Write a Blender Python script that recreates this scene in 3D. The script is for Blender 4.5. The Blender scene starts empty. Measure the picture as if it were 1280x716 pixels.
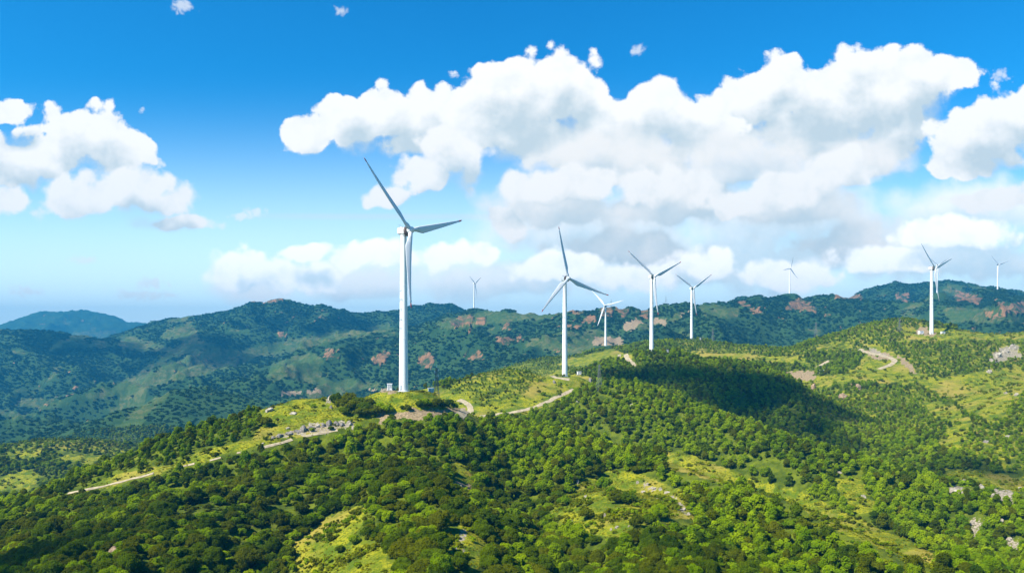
import bpy, bmesh, math, random
import numpy as np
from mathutils import Vector, Matrix, Euler

random.seed(7)
RNG = np.random.default_rng(11)
SC = bpy.context.scene
COL = SC.collection
R = math.radians

# ------------------------------------------------------------------ camera
FPX, HX, HY = 1000.0, 640.0, 420.0          # focal length in photo pixels, principal column, horizon row
cam_d = bpy.data.cameras.new('camera')
cam = bpy.data.objects.new('camera', cam_d)
COL.objects.link(cam)
cam.location = (0, 0, 0)
cam.rotation_euler = (R(90), 0, 0)
cam_d.sensor_width = 36.0
cam_d.lens = 36.0 * FPX / 1280.0
cam_d.shift_y = (HY - 358.0) / 1280.0
cam_d.clip_start = 0.5
cam_d.clip_end = 40000
SC.camera = cam

# ------------------------------------------------------------------ light and exposure
SUN_H = Vector((-0.83, -0.56, 0)).normalized()
SUN_EL = R(47)
SUN_DIR = (SUN_H * math.cos(SUN_EL) + Vector((0, 0, math.sin(SUN_EL)))).normalized()
sun_d = bpy.data.lights.new('sun', 'SUN')
sun_d.energy = 5.0
sun_d.angle = R(0.53)
sun_d.color = (1.0, 0.94, 0.82)
sun = bpy.data.objects.new('sun', sun_d)
COL.objects.link(sun)
sun.location = (0, 0, 900)
sun.rotation_euler = SUN_DIR.to_track_quat('Z', 'Y').to_euler()
SC.view_settings.view_transform = 'Standard'
SC.view_settings.look = 'None'
SC.view_settings.exposure = 1.3
SC.view_settings.gamma = 1.0
SC.view_settings.use_curve_mapping = False

cy = SC.cycles
cy.max_bounces = 6
cy.diffuse_bounces = 2
cy.glossy_bounces = 1
cy.transmission_bounces = 2
cy.transparent_max_bounces = 24
cy.volume_bounces = 0
cy.use_denoising = True
cy.use_adaptive_sampling = True
cy.adaptive_threshold = 0.015
cy.caustics_reflective = False
cy.caustics_refractive = False
cy.sample_clamp_indirect = 4.0

WORLD = bpy.data.worlds.new('World')
SC.world = WORLD
WORLD.use_nodes = True
WORLD.cycles.sampling_method = 'MANUAL'
WORLD.cycles.sample_map_resolution = 512


class NT:
    """small helper to write node trees"""
    def __init__(s, tree):
        s.t = tree

    def n(s, kind, props=None, **ins):
        nd = s.t.nodes.new(kind)
        for k, v in (props or {}).items():
            setattr(nd, k, v)
        for k, v in ins.items():
            key = int(k[1:]) if k[0] == 'i' and k[1:].isdigit() else k.replace('_', ' ')
            s.put(nd.inputs[key], v)
        return nd

    def put(s, sock, v):
        if isinstance(v, bpy.types.NodeSocket):
            s.t.links.new(v, sock)
        elif isinstance(v, bpy.types.Node):
            s.t.links.new(v.outputs[0], sock)
        else:
            sock.default_value = v

    def m(s, op, a, b=0.0, c=0.0, clamp=False):
        return s.n('ShaderNodeMath', {'operation': op, 'use_clamp': clamp}, i0=a, i1=b, i2=c).outputs[0]

    def v(s, op, a, b=(0, 0, 0)):
        nd = s.n('ShaderNodeVectorMath', {'operation': op}, i0=a, i1=b)
        return nd.outputs['Value'] if op in ('LENGTH', 'DISTANCE', 'DOT_PRODUCT') else nd.outputs[0]

    def noise(s, vec, scale, detail=4.0, rough=0.5, dims='3D', lac=2.0, out=0):
        nd = s.n('ShaderNodeTexNoise', {'noise_dimensions': dims}, Vector=vec, Scale=scale, Detail=detail,
                 Roughness=rough, Lacunarity=lac)
        return nd.outputs[out]

    def smooth(s, x, lo, hi, a=0.0, b=1.0):
        nd = s.n('ShaderNodeMapRange', {'interpolation_type': 'SMOOTHSTEP'}, i0=x, i1=lo, i2=hi, i3=a, i4=b)
        return nd.outputs[0]

    def mix(s, f, a, b, blend='MIX'):
        nd = s.t.nodes.new('ShaderNodeMix')
        nd.data_type = 'RGBA'
        nd.blend_type = blend
        s.put(nd.inputs[0], f)
        for q, val in ((6, a), (7, b)):
            if isinstance(val, tuple) and len(val) == 3:
                val = (*val, 1.0)
            s.put(nd.inputs[q], val)
        return nd.outputs[2]


# ------------------------------------------------------------------ sky with cumulus clouds
# directions are turned to a flat chart: u = 640 + 1000 x/y, v = 420 - 1000 z/y
CLOUDS = [
    # thin far bank low over the hills
    dict(seed=3.1, soft=0.7, amp=0.5, scale=0.010, white=1.12, grey=1.06, opac=0.85, blobs=[
        (640, 350, 190, 44), (840, 330, 230, 66), (1010, 320, 230, 84), (1200, 318, 220, 70), (1380, 330, 200, 70),
        (450, 352, 120, 34), (310, 362, 70, 18), (740, 290, 190, 56), (980, 275, 210, 60), (1220, 265, 150, 50)]),
    # great towers: left lobe, right half of the bank, separate left group
    dict(seed=5.3, soft=0.15, amp=0.74, scale=0.012, white=1.02, grey=0.86, opac=1.0, blobs=[
        (392, 165, 44, 24), (440, 152, 60, 40), (505, 148, 62, 44), (552, 138, 44, 30), (520, 180, 56, 22),
        (945, 130, 58, 46), (990, 112, 54, 46), (1030, 122, 60, 40), (1085, 118, 70, 52), (1150, 102, 62, 40), (1120, 145, 80, 44), (1188, 96, 32, 24),
        (1010, 170, 100, 52), (1100, 185, 60, 30), (890, 165, 50, 46),
        (105, 172, 68, 40), (60, 195, 72, 32), (150, 195, 40, 34), (10, 205, 60, 38), (-60, 190, 80, 50), (6, 138, 32, 16)]),
    # towers in front: middle of the bank, right edge cloud
    dict(seed=8.7, soft=0.15, amp=0.72, scale=0.0115, white=1.03, grey=0.87, opac=1.0, blobs=[
        (648, 126, 74, 58), (700, 116, 60, 50), (612, 158, 50, 46), (745, 158, 66, 48), (820, 138, 58, 44), (862, 160, 64, 46), (690, 182, 100, 40), (800, 190, 90, 40),
        (1235, 175, 76, 42), (1280, 150, 70, 50), (1340, 150, 90, 70), (1210, 205, 56, 22)]),
    # lower body, soft and grey
    dict(seed=41.0, soft=0.55, amp=0.50, scale=0.0095, white=0.95, grey=0.88, opac=0.95, blobs=[
        (860, 252, 170, 70), (700, 258, 110, 60), (990, 250, 120, 66), (1050, 300, 110, 44), (780, 310, 150, 44), (930, 205, 130, 50), (760, 200, 110, 40), (1090, 200, 60, 40)]),
    # middle clouds with their own bright tops
    dict(seed=12.9, soft=0.34, amp=0.80, scale=0.013, white=1.0, grey=0.88, opac=0.97, blobs=[
        (1050, 214, 50, 32), (1000, 238, 76, 30), (925, 252, 80, 26), (835, 236, 100, 28), (720, 230, 84, 28), (655, 232, 42, 22),
        (562, 192, 48, 40), (528, 222, 54, 26), (482, 250, 38, 16), (588, 225, 26, 26), (640, 276, 32, 24),
        (95, 252, 60, 28), (160, 240, 72, 28), (205, 254, 46, 22), (200, 279, 66, 12), (10, 252, 36, 20),
        (1255, 250, 74, 18), (1320, 250, 60, 24)]),
    # low puffs over the ridge
    dict(seed=21.4, soft=0.40, amp=0.60, scale=0.018, white=1.3, grey=1.16, opac=0.95, grow=1.28, blobs=[
        (300, 338, 44, 30), (345, 345, 44, 20), (390, 348, 42, 18), (380, 315, 32, 12), (435, 325, 26, 18), (480, 322, 46, 18),
        (560, 322, 42, 18), (600, 320, 24, 14), (700, 335, 60, 18), (880, 330, 42, 20), (990, 345, 60, 16), (1190, 290, 80, 20), (1110, 325, 80, 20), (790, 345, 70, 16)]),
    # scraps of cloud
    dict(seed=33.2, soft=0.8, amp=1.1, scale=0.040, white=1.0, grey=0.92, opac=0.6, warp=20.0, grow=1.35, blobs=[
        (1250, 94, 15, 9), (800, 64, 9, 8), (228, 10, 13, 8), (427, 13, 9, 5), (316, 266, 16, 8), (300, 272, 14, 4), (100, 325, 16, 6), (186, 353, 22, 7), (180, 367, 44, 7), (36, 362, 22, 8), (200, 205, 12, 8)]),
]


def build_sky():
    t = NT(WORLD.node_tree)
    t.t.nodes.clear()
    sky = t.n('ShaderNodeTexSky', {'sky_type': 'NISHITA', 'sun_disc': False, 'sun_elevation': SUN_EL,
                                   'sun_rotation': math.atan2(SUN_DIR.x, SUN_DIR.y), 'altitude': 600.0,
                                   'air_density': 1.0, 'dust_density': 0.6, 'ozone_density': 2.2})
    hs = t.n('ShaderNodeHueSaturation', None, Hue=0.487, Saturation=SKY_SAT, Value=SKY_VAL, Fac=1.0, Color=sky.outputs[0])
    blue = t.mix(1.0, hs.outputs[0], (0.16, 0.90, 1.22), 'MULTIPLY')
    d = t.n('ShaderNodeTexCoord').outputs['Generated']
    sp = t.n('ShaderNodeSeparateXYZ', None, Vector=d)
    x, y, z = sp.outputs
    yy = t.m('MAXIMUM', y, 0.08)
    u = t.m('MULTIPLY_ADD', t.m('DIVIDE', x, yy), 1000.0, 640.0)
    v = t.m('MULTIPLY_ADD', t.m('DIVIDE', z, yy), -1000.0, 420.0)
    p0 = t.n('ShaderNodeCombineXYZ', None, X=u, Y=v, Z=0.0).outputs[0]
    front = t.smooth(y, 0.15, 0.4)
    # thin veil that pales the blue towards the horizon
    veil = t.m('MULTIPLY', t.m('POWER', t.smooth(v, 60.0, 400.0), 1.7), 0.97)
    col = t.mix(veil, blue, (9.2, 11.3, 11.9))
    # faint streak of high cloud
    stv = t.m('ABSOLUTE', t.m('SUBTRACT', v, t.m('MULTIPLY_ADD', t.noise(p0, 0.004, 2.0), 10.0, 266.0)))
    st = t.m('MULTIPLY', t.smooth(stv, 0.5, 6.0, 1.0, 0.0), t.m('MULTIPLY', t.smooth(u, 250.0, 420.0), t.smooth(u, 600.0, 700.0, 1.0, 0.0)))
    col = t.mix(t.m('MULTIPLY', st, 0.38), col, (6.4, 7.0, 7.4))

    for L in CLOUDS:
        off = t.v('ADD', p0, (L['seed'] * 913.0, L['seed'] * 517.0, L['seed'] * 77.0))
        big = t.noise(off, L['scale'] * 0.55, 2.0, 0.5, out=1)
        warp = t.v('MULTIPLY', t.v('SUBTRACT', big, (0.5, 0.5, 0.5)), (L.get('warp', 46.0), L.get('warp', 46.0) * 0.75, 0.0))
        pw = t.v('ADD', p0, warp)

        def field(p):
            acc = None
            for (cx, cy_, rx, ry) in L['blobs']:
                rx *= L.get('grow', 1.10)
                ry *= L.get('grow', 1.10)
                mp = t.n('ShaderNodeVectorMath', {'operation': 'MULTIPLY_ADD'}, i0=p, i1=(1 / rx, 1 / ry, 0.0),
                         i2=(-cx / rx, -cy_ / ry, 0.0)).outputs[0]
                ln = t.v('LENGTH', mp)
                acc = ln if acc is None else t.n('ShaderNodeMath', {'operation': 'SMOOTH_MIN'}, i0=acc, i1=ln, i2=0.22).outputs[0]
            return t.m('SUBTRACT', 1.0, acc)

        nz = t.noise(off, L['scale'] * 2.0, 9.0, 0.60)
        bil = t.n('ShaderNodeTexVoronoi', {'feature': 'SMOOTH_F1'}, Vector=t.v('ADD', off, t.v('MULTIPLY', big, (60.0, 60.0, 0.0))),
                  Scale=L['scale'] * 3.2, Smoothness=0.5).outputs['Distance']
        det = t.m('ADD', t.m('MULTIPLY', t.m('SUBTRACT', nz, 0.5), L['amp'] * 1.5), t.m('MULTIPLY', t.m('SUBTRACT', 0.42, bil), L['amp'] * 0.75))
        f = t.m('ADD', field(pw), det)
                # self shade: how much cloud lies between this spot and the sun (up and to the left)
        nz2 = t.noise(t.v('ADD', off, (-10.0, -17.0, 0.0)), L['scale'] * 2.0, 5.0, 0.5)
        f2 = t.m('ADD', field(t.v('ADD', pw, (-13.0, -36.0, 0.0))), t.m('MULTIPLY', t.m('SUBTRACT', nz2, 0.5), L['amp'] * 1.5))
        under = t.smooth(t.m('SUBTRACT', f2, f), 0.0, 0.55)
        soft = t.m('MULTIPLY', t.m('MULTIPLY_ADD', under, 3.0, 1.0), L['soft'])
        alpha = t.m('MULTIPLY', t.m('MULTIPLY', t.smooth(f, 0.0, soft), L['opac']), front)
        relief = t.m('SUBTRACT', nz2, nz)
        sh = t.m('ADD', t.smooth(f2, 0.0, 0.85), t.m('MULTIPLY', relief, 0.95), clamp=True)
        g, w = L['grey'], L['white']
        lit = (8.6 * w, 8.65 * w, 8.6 * w)
        shd = (5.8 * g, 7.0 * g, 7.7 * g)
        cc = t.mix(sh, lit, shd)
        col = t.mix(alpha, col, cc)
    bg = t.n('ShaderNodeBackground', None, Color=col, Strength=0.0515)
    out = t.n('ShaderNodeOutputWorld', None, Surface=bg.outputs[0])


SKY_SAT, SKY_VAL = 1.35, 1.25
build_sky()

# ------------------------------------------------------------------ numpy noise
def _hash(ix, iy, seed):
    h = (ix.astype(np.int64) * 374761393 + iy.astype(np.int64) * 668265263 + seed * 1442695041) & 0x7fffffff
    h = ((h ^ (h >> 13)) * 1274126177) & 0x7fffffff
    return (h ^ (h >> 16)) & 0x7fffffff


def gnoise(x, y, seed=0):
    x = np.asarray(x, float); y = np.asarray(y, float)
    ix = np.floor(x); iy = np.floor(y)
    fx = x - ix; fy = y - iy
    u = fx * fx * fx * (fx * (fx * 6 - 15) + 10); w = fy * fy * fy * (fy * (fy * 6 - 15) + 10)
    r = 0.0
    for dx in (0, 1):
        for dy in (0, 1):
            a = _hash(ix + dx, iy + dy, seed) * (2 * math.pi / 0x7fffffff)
            g = np.cos(a) * (fx - dx) + np.sin(a) * (fy - dy)
            r = r + g * (u if dx else 1 - u) * (w if dy else 1 - w)
    return r * 1.5


def fbm(x, y, scale, octv=4, seed=0, gain=0.5):
    a, s, r, n = 1.0, 1.0 / scale, 0.0, 0.0
    for k in range(octv):
        r = r + a * gnoise(x * s + 17.3 * k, y * s - 9.1 * k, seed + k)
        n += a; a *= gain; s *= 2.03
    return r / n


def ridged(x, y, scale, octv=4, seed=0):
    a, s, r, n, prev = 1.0, 1.0 / scale, 0.0, 0.0, 1.0
    for k in range(octv):
        q = 1 - np.abs(gnoise(x * s + 5.7 * k, y * s + 3.3 * k, seed + k)) * 1.6
        q = np.clip(q, 0, 1) ** 2
        r = r + a * q * prev; n += a; prev = q; a *= 0.5; s *= 2.1
    return r / n


def sstep(x, lo, hi):
    t = np.clip((x - lo) / (hi - lo), 0, 1)
    return t * t * (3 - 2 * t)


def P(px, d, py):
    return ((px - HX) / FPX * d, d, (HY - py) / FPX * d)


# ------------------------------------------------------------------ the terrain: crests of ridges, as (photo column, distance, photo row)
# every ridge: slope, crest rounding, lift of the ground below the photo's outline (trees stand on it)
RIDGES = [
    # the near main ridge that carries the largest turbine
    dict(n='main', s=0.34, sb=0.6, r=10, low=3.0, p=[(-420, 120, 900), (-150, 190, 745), (0, 232, 684), (100, 262, 645), (200, 290, 606), (300, 308, 556), (340, 316, 512), (375, 322, 492),
        (440, 326, 488), (505, 325, 490), (548, 335, 492), (575, 350, 503), (600, 378, 522), (650, 425, 516), (700, 455, 502), (740, 470, 487), (780, 470, 474),
        (830, 445, 493), (900, 405, 520), (1000, 368, 550), (1100, 338, 572), (1180, 314, 592), (1280, 292, 606), (1450, 270, 650), (1700, 250, 760)]),
    # second spur falling to the right in front of it
    dict(n='spur', s=0.42, sb=0.48, r=7, low=2.5, p=[(700, 330, 548), (770, 315, 560), (830, 292, 570), (920, 255, 596), (1010, 220, 627), (1060, 205, 650), (1130, 185, 684), (1280, 165, 732), (1500, 150, 830)]),
    # knolls in the foreground slope
    dict(n='fore', s=0.30, sb=0.30, r=9, low=3.0, p=[(440, 250, 560), (500, 225, 590), (560, 200, 620), (600, 160, 680), (620, 120, 760)]),
    dict(n='fore', s=0.30, sb=0.30, r=9, low=3.0, p=[(250, 230, 610), (180, 180, 660), (100, 130, 740), (40, 90, 850)]),
    dict(n='fore', s=0.30, sb=0.30, r=9, low=3.0, p=[(760, 240, 600), (800, 190, 660), (850, 140, 740), (900, 100, 850)]),
    # green knoll of the second turbine
    dict(n='knoll', s=0.30, sb=0.5, r=14, low=2.0, p=[(520, 570, 503), (560, 550, 484), (600, 542, 467), (640, 540, 458), (680, 536, 465), (706, 533, 471), (740, 520, 476), (775, 500, 480)]),
    # hill of the third turbine, in cloud shade
    dict(n='shade', s=0.26, sb=0.35, r=22, low=2.0, p=[(715, 590, 480), (735, 610, 470), (760, 640, 456), (790, 670, 446), (815, 691, 441), (850, 690, 443), (900, 670, 450), (950, 640, 465), (1000, 600, 488), (1050, 565, 512),
        (1100, 525, 542), (1150, 485, 568)]),
    # hill of the fourth turbine
    dict(n='fourth', s=0.25, sb=0.4, r=25, low=2.0, p=[(690, 1010, 446), (740, 1010, 441), (780, 1015, 432), (810, 1015, 427), (864, 1015, 425), (900, 980, 428), (960, 930, 433), (1010, 880, 439), (1040, 820, 444)]),
    dict(n='fifth', s=0.30, sb=0.4, r=22, low=1.0, p=[(640, 1400, 474), (700, 1330, 450), (730, 1300, 438), (757, 1300, 432), (800, 1340, 438), (850, 1400, 448)]),
    # right hills
    dict(n='peak', s=0.33, sb=0.45, r=25, low=2.0, p=[(930, 840, 452), (960, 840, 447), (1000, 840, 432), (1060, 845, 414), (1100, 850, 402), (1130, 850, 397), (1160, 850, 405), (1200, 860, 424)]),
    dict(n='plateau', s=0.27, sb=0.3, r=28, low=0.5, p=[(1120, 770, 432), (1140, 790, 421), (1164, 793, 418), (1200, 795, 419), (1280, 780, 415), (1400, 750, 405), (1600, 720, 395)]),
    dict(n='road', s=0.22, sb=0.3, r=20, low=1.0, p=[(960, 720, 475), (1000, 705, 473), (1040, 690, 474), (1080, 680, 476), (1120, 680, 470), (1150, 700, 452)]),
    dict(n='roadspur', s=0.24, sb=0.24, r=15, low=2.0, p=[(1060, 680, 478), (1080, 600, 500), (1110, 530, 530), (1140, 470, 560)]),
    dict(n='rightspur', s=0.3, sb=0.3, r=15, low=2.0, p=[(1500, 560, 420), (1380, 540, 460), (1290, 500, 505), (1240, 460, 540), (1200, 420, 575)]),
    # left valley
    dict(n='leftknoll', s=0.28, sb=0.35, r=20, low=3.0, p=[(-250, 700, 575), (-100, 690, 562), (0, 680, 553), (60, 672, 545), (100, 665, 546), (150, 655, 558), (200, 640, 577)]),
    dict(n='midhill', s=0.3, sb=0.4, r=30, low=3.0, p=[(60, 1260, 516), (140, 1260, 508), (200, 1240, 489), (240, 1225, 482), (290, 1225, 490), (340, 1210, 503), (400, 1160, 503), (450, 1120, 502)]),
    dict(n='midspur', s=0.3, sb=0.4, r=20, low=3.0, p=[(240, 1225, 484), (215, 1120, 510), (190, 1040, 535), (150, 960, 560)]),
    dict(n='lightspur', s=0.25, sb=0.25, r=30, low=0.0, p=[(80, 1700, 506), (130, 1750, 494), (180, 1800, 478), (230, 1850, 465), (300, 1900, 447), (350, 1950, 436), (400, 2000, 426), (450, 2050, 413), (500, 2000, 406)]),
    dict(n='midridge', s=0.3, sb=0.3, r=25, low=0, p=[(330, 1550, 500), (400, 1600, 488), (470, 1600, 478), (520, 1550, 478), (580, 1500, 470), (640, 1500, 462)]),
    dict(n='west', s=0.32, sb=0.35, r=30, low=4.0, p=[(-500, 2300, 395), (-200, 2300, 405), (0, 2300, 406), (60, 2330, 406), (100, 2350, 412), (150, 2400, 418), (190, 2350, 432), (240, 2250, 446)]),
    dict(n='great', s=0.40, sb=0.4, r=20, low=4.0, p=[(120, 2800, 424), (160, 2800, 412), (178, 2800, 404), (200, 2800, 396), (225, 2760, 392), (250, 2750, 388), (270, 2740, 386), (290, 2700, 379), (306, 2690, 377), (320, 2700, 371), (332, 2700, 373), (345, 2700, 370), (360, 2690, 374), (380, 2670, 379), (420, 2650, 384),
        (440, 2660, 386), (470, 2700, 389), (500, 2750, 385), (520, 2780, 379), (540, 2800, 377), (565, 2800, 378), (590, 2800, 385), (620, 2800, 396)]),
    dict(n='greatspur', s=0.36, sb=0.36, r=20, low=0, p=[(340, 2690, 374), (300, 2450, 400), (260, 2250, 430), (220, 2050, 458)]),
    dict(n='greatspur', s=0.36, sb=0.36, r=20, low=0, p=[(420, 2650, 386), (400, 2450, 402), (360, 2300, 422)]),
    dict(n='haze', s=0.35, sb=0.4, r=40, low=0, p=[(-120, 5500, 412), (-40, 5500, 408), (20, 5500, 403), (45, 5500, 395), (65, 5500, 388), (90, 5500, 386), (115, 5500, 389), (130, 5500, 393), (150, 5500, 400), (172, 5500, 402), (240, 5500, 408), (400, 5500, 420)]),
    dict(n='front', s=0.34, sb=0.4, r=18, low=5.0, p=[(480, 2000, 412), (520, 2030, 398), (560, 2060, 391), (591, 2120, 387), (615, 2050, 384), (640, 2000, 382), (665, 1980, 384), (690, 1950, 386), (720, 1900, 380), (745, 1890, 377), (765, 1890, 377), (800, 1900, 381), (840, 1900, 379), (880, 1950, 374), (905, 2000, 373),
        (940, 2050, 370), (986, 2120, 367), (1040, 2100, 368), (1080, 2080, 368), (1130, 2000, 368), (1171, 1950, 366), (1210, 2000, 365), (1247, 2120, 362), (1290, 2050, 371), (1400, 2000, 384), (1600, 1900, 400)]),
    dict(n='frontspur', s=0.32, sb=0.32, r=15, low=0, p=[(600, 2050, 387), (590, 1800, 410), (600, 1600, 440)]),
    dict(n='frontspur', s=0.32, sb=0.32, r=15, low=0, p=[(760, 1890, 379), (700, 1700, 408), (670, 1550, 440)]),
    dict(n='frontspur', s=0.32, sb=0.32, r=15, low=0, p=[(900, 2000, 376), (880, 1750, 398), (830, 1550, 420)]),
    dict(n='frontspur', s=0.32, sb=0.32, r=15, low=0, p=[(1040, 2080, 370), (1010, 1800, 395), (980, 1550, 422)]),
    dict(n='frontspur', s=0.32, sb=0.32, r=15, low=0, p=[(1247, 2100, 364), (1230, 1800, 385), (1260, 1500, 405)]),
    dict(n='back', s=0.42, sb=0.4, r=20, low=5.0, p=[(870, 2750, 385), (900, 2750, 374), (930, 2750, 366), (960, 2750, 371), (1020, 2750, 378), (1060, 2700, 368), (1090, 2700, 359), (1120, 2700, 353), (1150, 2700, 349), (1170, 2690, 346), (1185, 2690, 344), (1205, 2700, 347), (1240, 2700, 354), (1280, 2700, 364), (1330, 2700, 378), (1450, 2700, 395)]),
]


# gullies cut into the slopes: depth, width, course as (photo column, distance)
CUTS = [(9, 20, [(790, 372), (870, 335), (960, 296), (1060, 255), (1180, 222), (1320, 195)]),
        (6, 15, [(625, 360), (640, 300), (655, 240), (690, 190), (700, 140)]),
        (5, 14, [(470, 285), (400, 240), (350, 190), (330, 140)]),
        (7, 16, [(1130, 318), (1190, 285), (1270, 250)]),
        (5, 13, [(860, 400), (930, 350), (1010, 320)]),
        (7, 20, [(1000, 690), (1030, 620), (1080, 560)])]


def smax(a, b, k):
    h = np.clip(0.5 + 0.5 * (a - b) / k, 0, 1)
    return b * (1 - h) + a * h + k * h * (1 - h)


def build_height(X, Y):
    """height of the ground on arrays of places"""
    sh = X.shape
    x = X.ravel(); y = Y.ravel()
    base = -66 - 8 * sstep(y, 200, 420) - 42 * sstep(y, 330, 560) * sstep(-x, -20, 120) - 75 * sstep(y, 550, 1000) * sstep(-x, -1500, 600) - 60 * sstep(y, 1100, 1800)
    # the near slope under the camera climbs gently away from the viewer
    Z = base.copy()
    crest = np.full(x.shape, 1e9)
    for rd in RIDGES:
        pts = np.array([P(*q) for q in rd['p']])
        pts[:, 2] -= rd['low']
        best = np.full(x.shape, -1e9)
        for i in range(len(pts) - 1):
            a, b = pts[i], pts[i + 1]
            ex, ey = b[0] - a[0], b[1] - a[1]
            L2 = ex * ex + ey * ey
            t = np.clip(((x - a[0]) * ex + (y - a[1]) * ey) / L2, 0, 1)
            qx = x - (a[0] + t * ex); qy = y - (a[1] + t * ey)
            dist = np.sqrt(qx * qx + qy * qy)
            side = sstep((ex * qy - ey * qx) / (math.sqrt(L2) * dist + 1e-6), -0.45, 0.45)   # far side lies left of the course
            s = rd['s'] * (1 - side) + rd['sb'] * side
            r = rd['r']
            h = a[2] + t * (b[2] - a[2]) - s * (np.sqrt(dist * dist + r * r) - r)
            best = np.maximum(best, h)
            if rd['n'] in ('west', 'great', 'haze', 'front', 'back'):
                crest = np.minimum(crest, dist)
        k = np.clip(0.006 * np.hypot(x, y), 1.0, 12.0)
        Z = smax(best, Z, k)
    for (amt, wid, vp) in CUTS:
        pts = [((a - HX) / FPX * b, b) for a, b in vp]
        dm = np.full(x.shape, 1e9)
        for a, b in zip(pts[:-1], pts[1:]):
            ex, ey = b[0] - a[0], b[1] - a[1]
            t = np.clip(((x - a[0]) * ex + (y - a[1]) * ey) / (ex * ex + ey * ey), 0, 1)
            dm = np.minimum(dm, np.hypot(x - a[0] - t * ex, y - a[1] - t * ey))
        Z = Z - amt * np.exp(-(dm / wid) ** 2)
    d = np.hypot(x, y)
    near = 1 - sstep(d, 450, 800)
    mid = sstep(d, 450, 800) * (1 - sstep(d, 1000, 1400))
    far = sstep(d, 1000, 1500)
    Z += near * (fbm(x, y, 45, 4, 1) * 2.6 + fbm(x, y, 9, 3, 5) * 0.5)
    Z += mid * (fbm(x, y, 70, 4, 2) * 4.5)
    g = ridged(x + 60 * fbm(x, y, 300, 2, 70), y + 60 * fbm(x, y, 300, 2, 80), 420, 5, 9)
    Z += far * (-84 * (1 - g) + 38 + fbm(x, y, 120, 4, 31) * 12) * sstep(d, 1000, 1900) * (0.32 + 0.68 * sstep(crest, 30, 300))
    Z += far * (ridged(x + 30 * fbm(x, y, 90, 2, 71), y, 170, 3, 19) - 0.5) * 26 * (0.15 + 0.85 * sstep(crest, 20, 160))
    # crest of the hazy far peak and the rocky tops keep a broken outline
    Z += far * (ridged(x, y, 70, 3, 55) * 11.0 - 3.5)
    return Z.reshape(sh)


# fan-shaped ground sheet with its apex behind the camera
APEX = 150.0
NC, NR = 900, 760
T_AX = np.linspace(-1.25, 1.25, NC)
L_AX = np.linspace(math.log(135.0), math.log(6500.0), NR)
GT, GL = np.meshgrid(T_AX, L_AX)
GYY = np.exp(GL)
GX = GT * GYY
GY = GYY - APEX
GZ = build_height(GX, GY)


def fix_crests():
    """shift the crest bands so the silhouettes keep the drawn heights after noise (smooth correction)"""
    pass


def hz(x, y):
    """ground height by bilinear look-up"""
    x = np.asarray(x, float); y = np.asarray(y, float)
    yy = np.maximum(y + APEX, 136.0)
    c = np.clip((x / yy - T_AX[0]) / (T_AX[1] - T_AX[0]), 0, NC - 1.001)
    r = np.clip((np.log(yy) - L_AX[0]) / (L_AX[1] - L_AX[0]), 0, NR - 1.001)
    ci = c.astype(int); ri = r.astype(int)
    fc = c - ci; fr = r - ri
    return (GZ[ri, ci] * (1 - fc) * (1 - fr) + GZ[ri, ci + 1] * fc * (1 - fr) + GZ[ri + 1, ci] * (1 - fc) * fr + GZ[ri + 1, ci + 1] * fc * fr)


def level_pad(x, y, z, r):
    """flatten a round pad of ground at a given height"""
    global GZ
    w = 1 - sstep(np.hypot(GX - x, GY - y), r, r * 2.6)
    GZ = GZ * (1 - w) + z * w


DS = np.exp(np.linspace(math.log(45.0), math.log(7500.0), 2600))


def hit(px, py, dmin=45.0, lift=0.0):
    """the first ground point along the photo ray"""
    zr = (HY - py) / FPX * DS
    zz = hz((px - HX) / FPX * DS, DS) + lift
    ok = np.nonzero((zr <= zz) & (DS >= dmin))[0]
    if len(ok) == 0:
        return None
    d = DS[ok[0]]
    x = (px - HX) / FPX * d
    return Vector((x, d, float(hz(x, d))))


TURBINES = [  # column of base, row of base, distance, hub height, yaw, tilt, first blade angle, label
    (504.5, 489, 325, 65, 49, 12, 133),
    (706, 470.5, 533, 65, 39, 6, 102),
    (814.5, 440, 691, 65, 42, 11, 144),
    (864.5, 424.5, 1015, 65, 42, 4, 152),
    (757, 432, 1300, 65, -24, 5, 133),
    (1164.5, 417.5, 793, 65, 64, 8, 139),
    (1171.5, 366, 1950, 67, 46, 6, 150),
    (1247, 362, 2120, 66, 48, 6, 138),
    (592.5, 385.5, 2120, 66, 60, 6, 151),
    (987, 367, 2120, 66, 52, 6, 190),
]
for (px, py, d, *_) in TURBINES:
    x, y, z = P(px, d, py)
    level_pad(x, y, z, 8 if d < 600 else 14)

# ------------------------------------------------------------------ helpers for objects
def mesh_obj(name, verts, faces, mat=None, parent=None, smooth=False, loc=(0, 0, 0)):
    me = bpy.data.meshes.new(name)
    me.from_pydata([tuple(v) for v in verts], [], faces)
    me.update()
    if smooth:
        me.polygons.foreach_set('use_smooth', [True] * len(me.polygons))
    o = bpy.data.objects.new(name, me)
    COL.objects.link(o)
    o.location = loc
    if mat:
        me.materials.append(mat)
    if parent:
        o.parent = parent
    return o


def tag(o, label=None, cat=None, group=None, kind=None):
    if label:
        o['label'] = label
    if cat:
        o['category'] = cat
    if group:
        o['group'] = group
    if kind:
        o['kind'] = kind
    return o


def empty(name, loc, rz=0.0):
    o = bpy.data.objects.new(name, None)
    COL.objects.link(o)
    o.location = loc
    o.rotation_euler = (0, 0, rz)
    o.empty_display_size = 1.0
    return o


def new_mat(name):
    m = bpy.data.materials.new(name)
    m.use_nodes = True
    m.node_tree.nodes.clear()
    return m, NT(m.node_tree)


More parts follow.
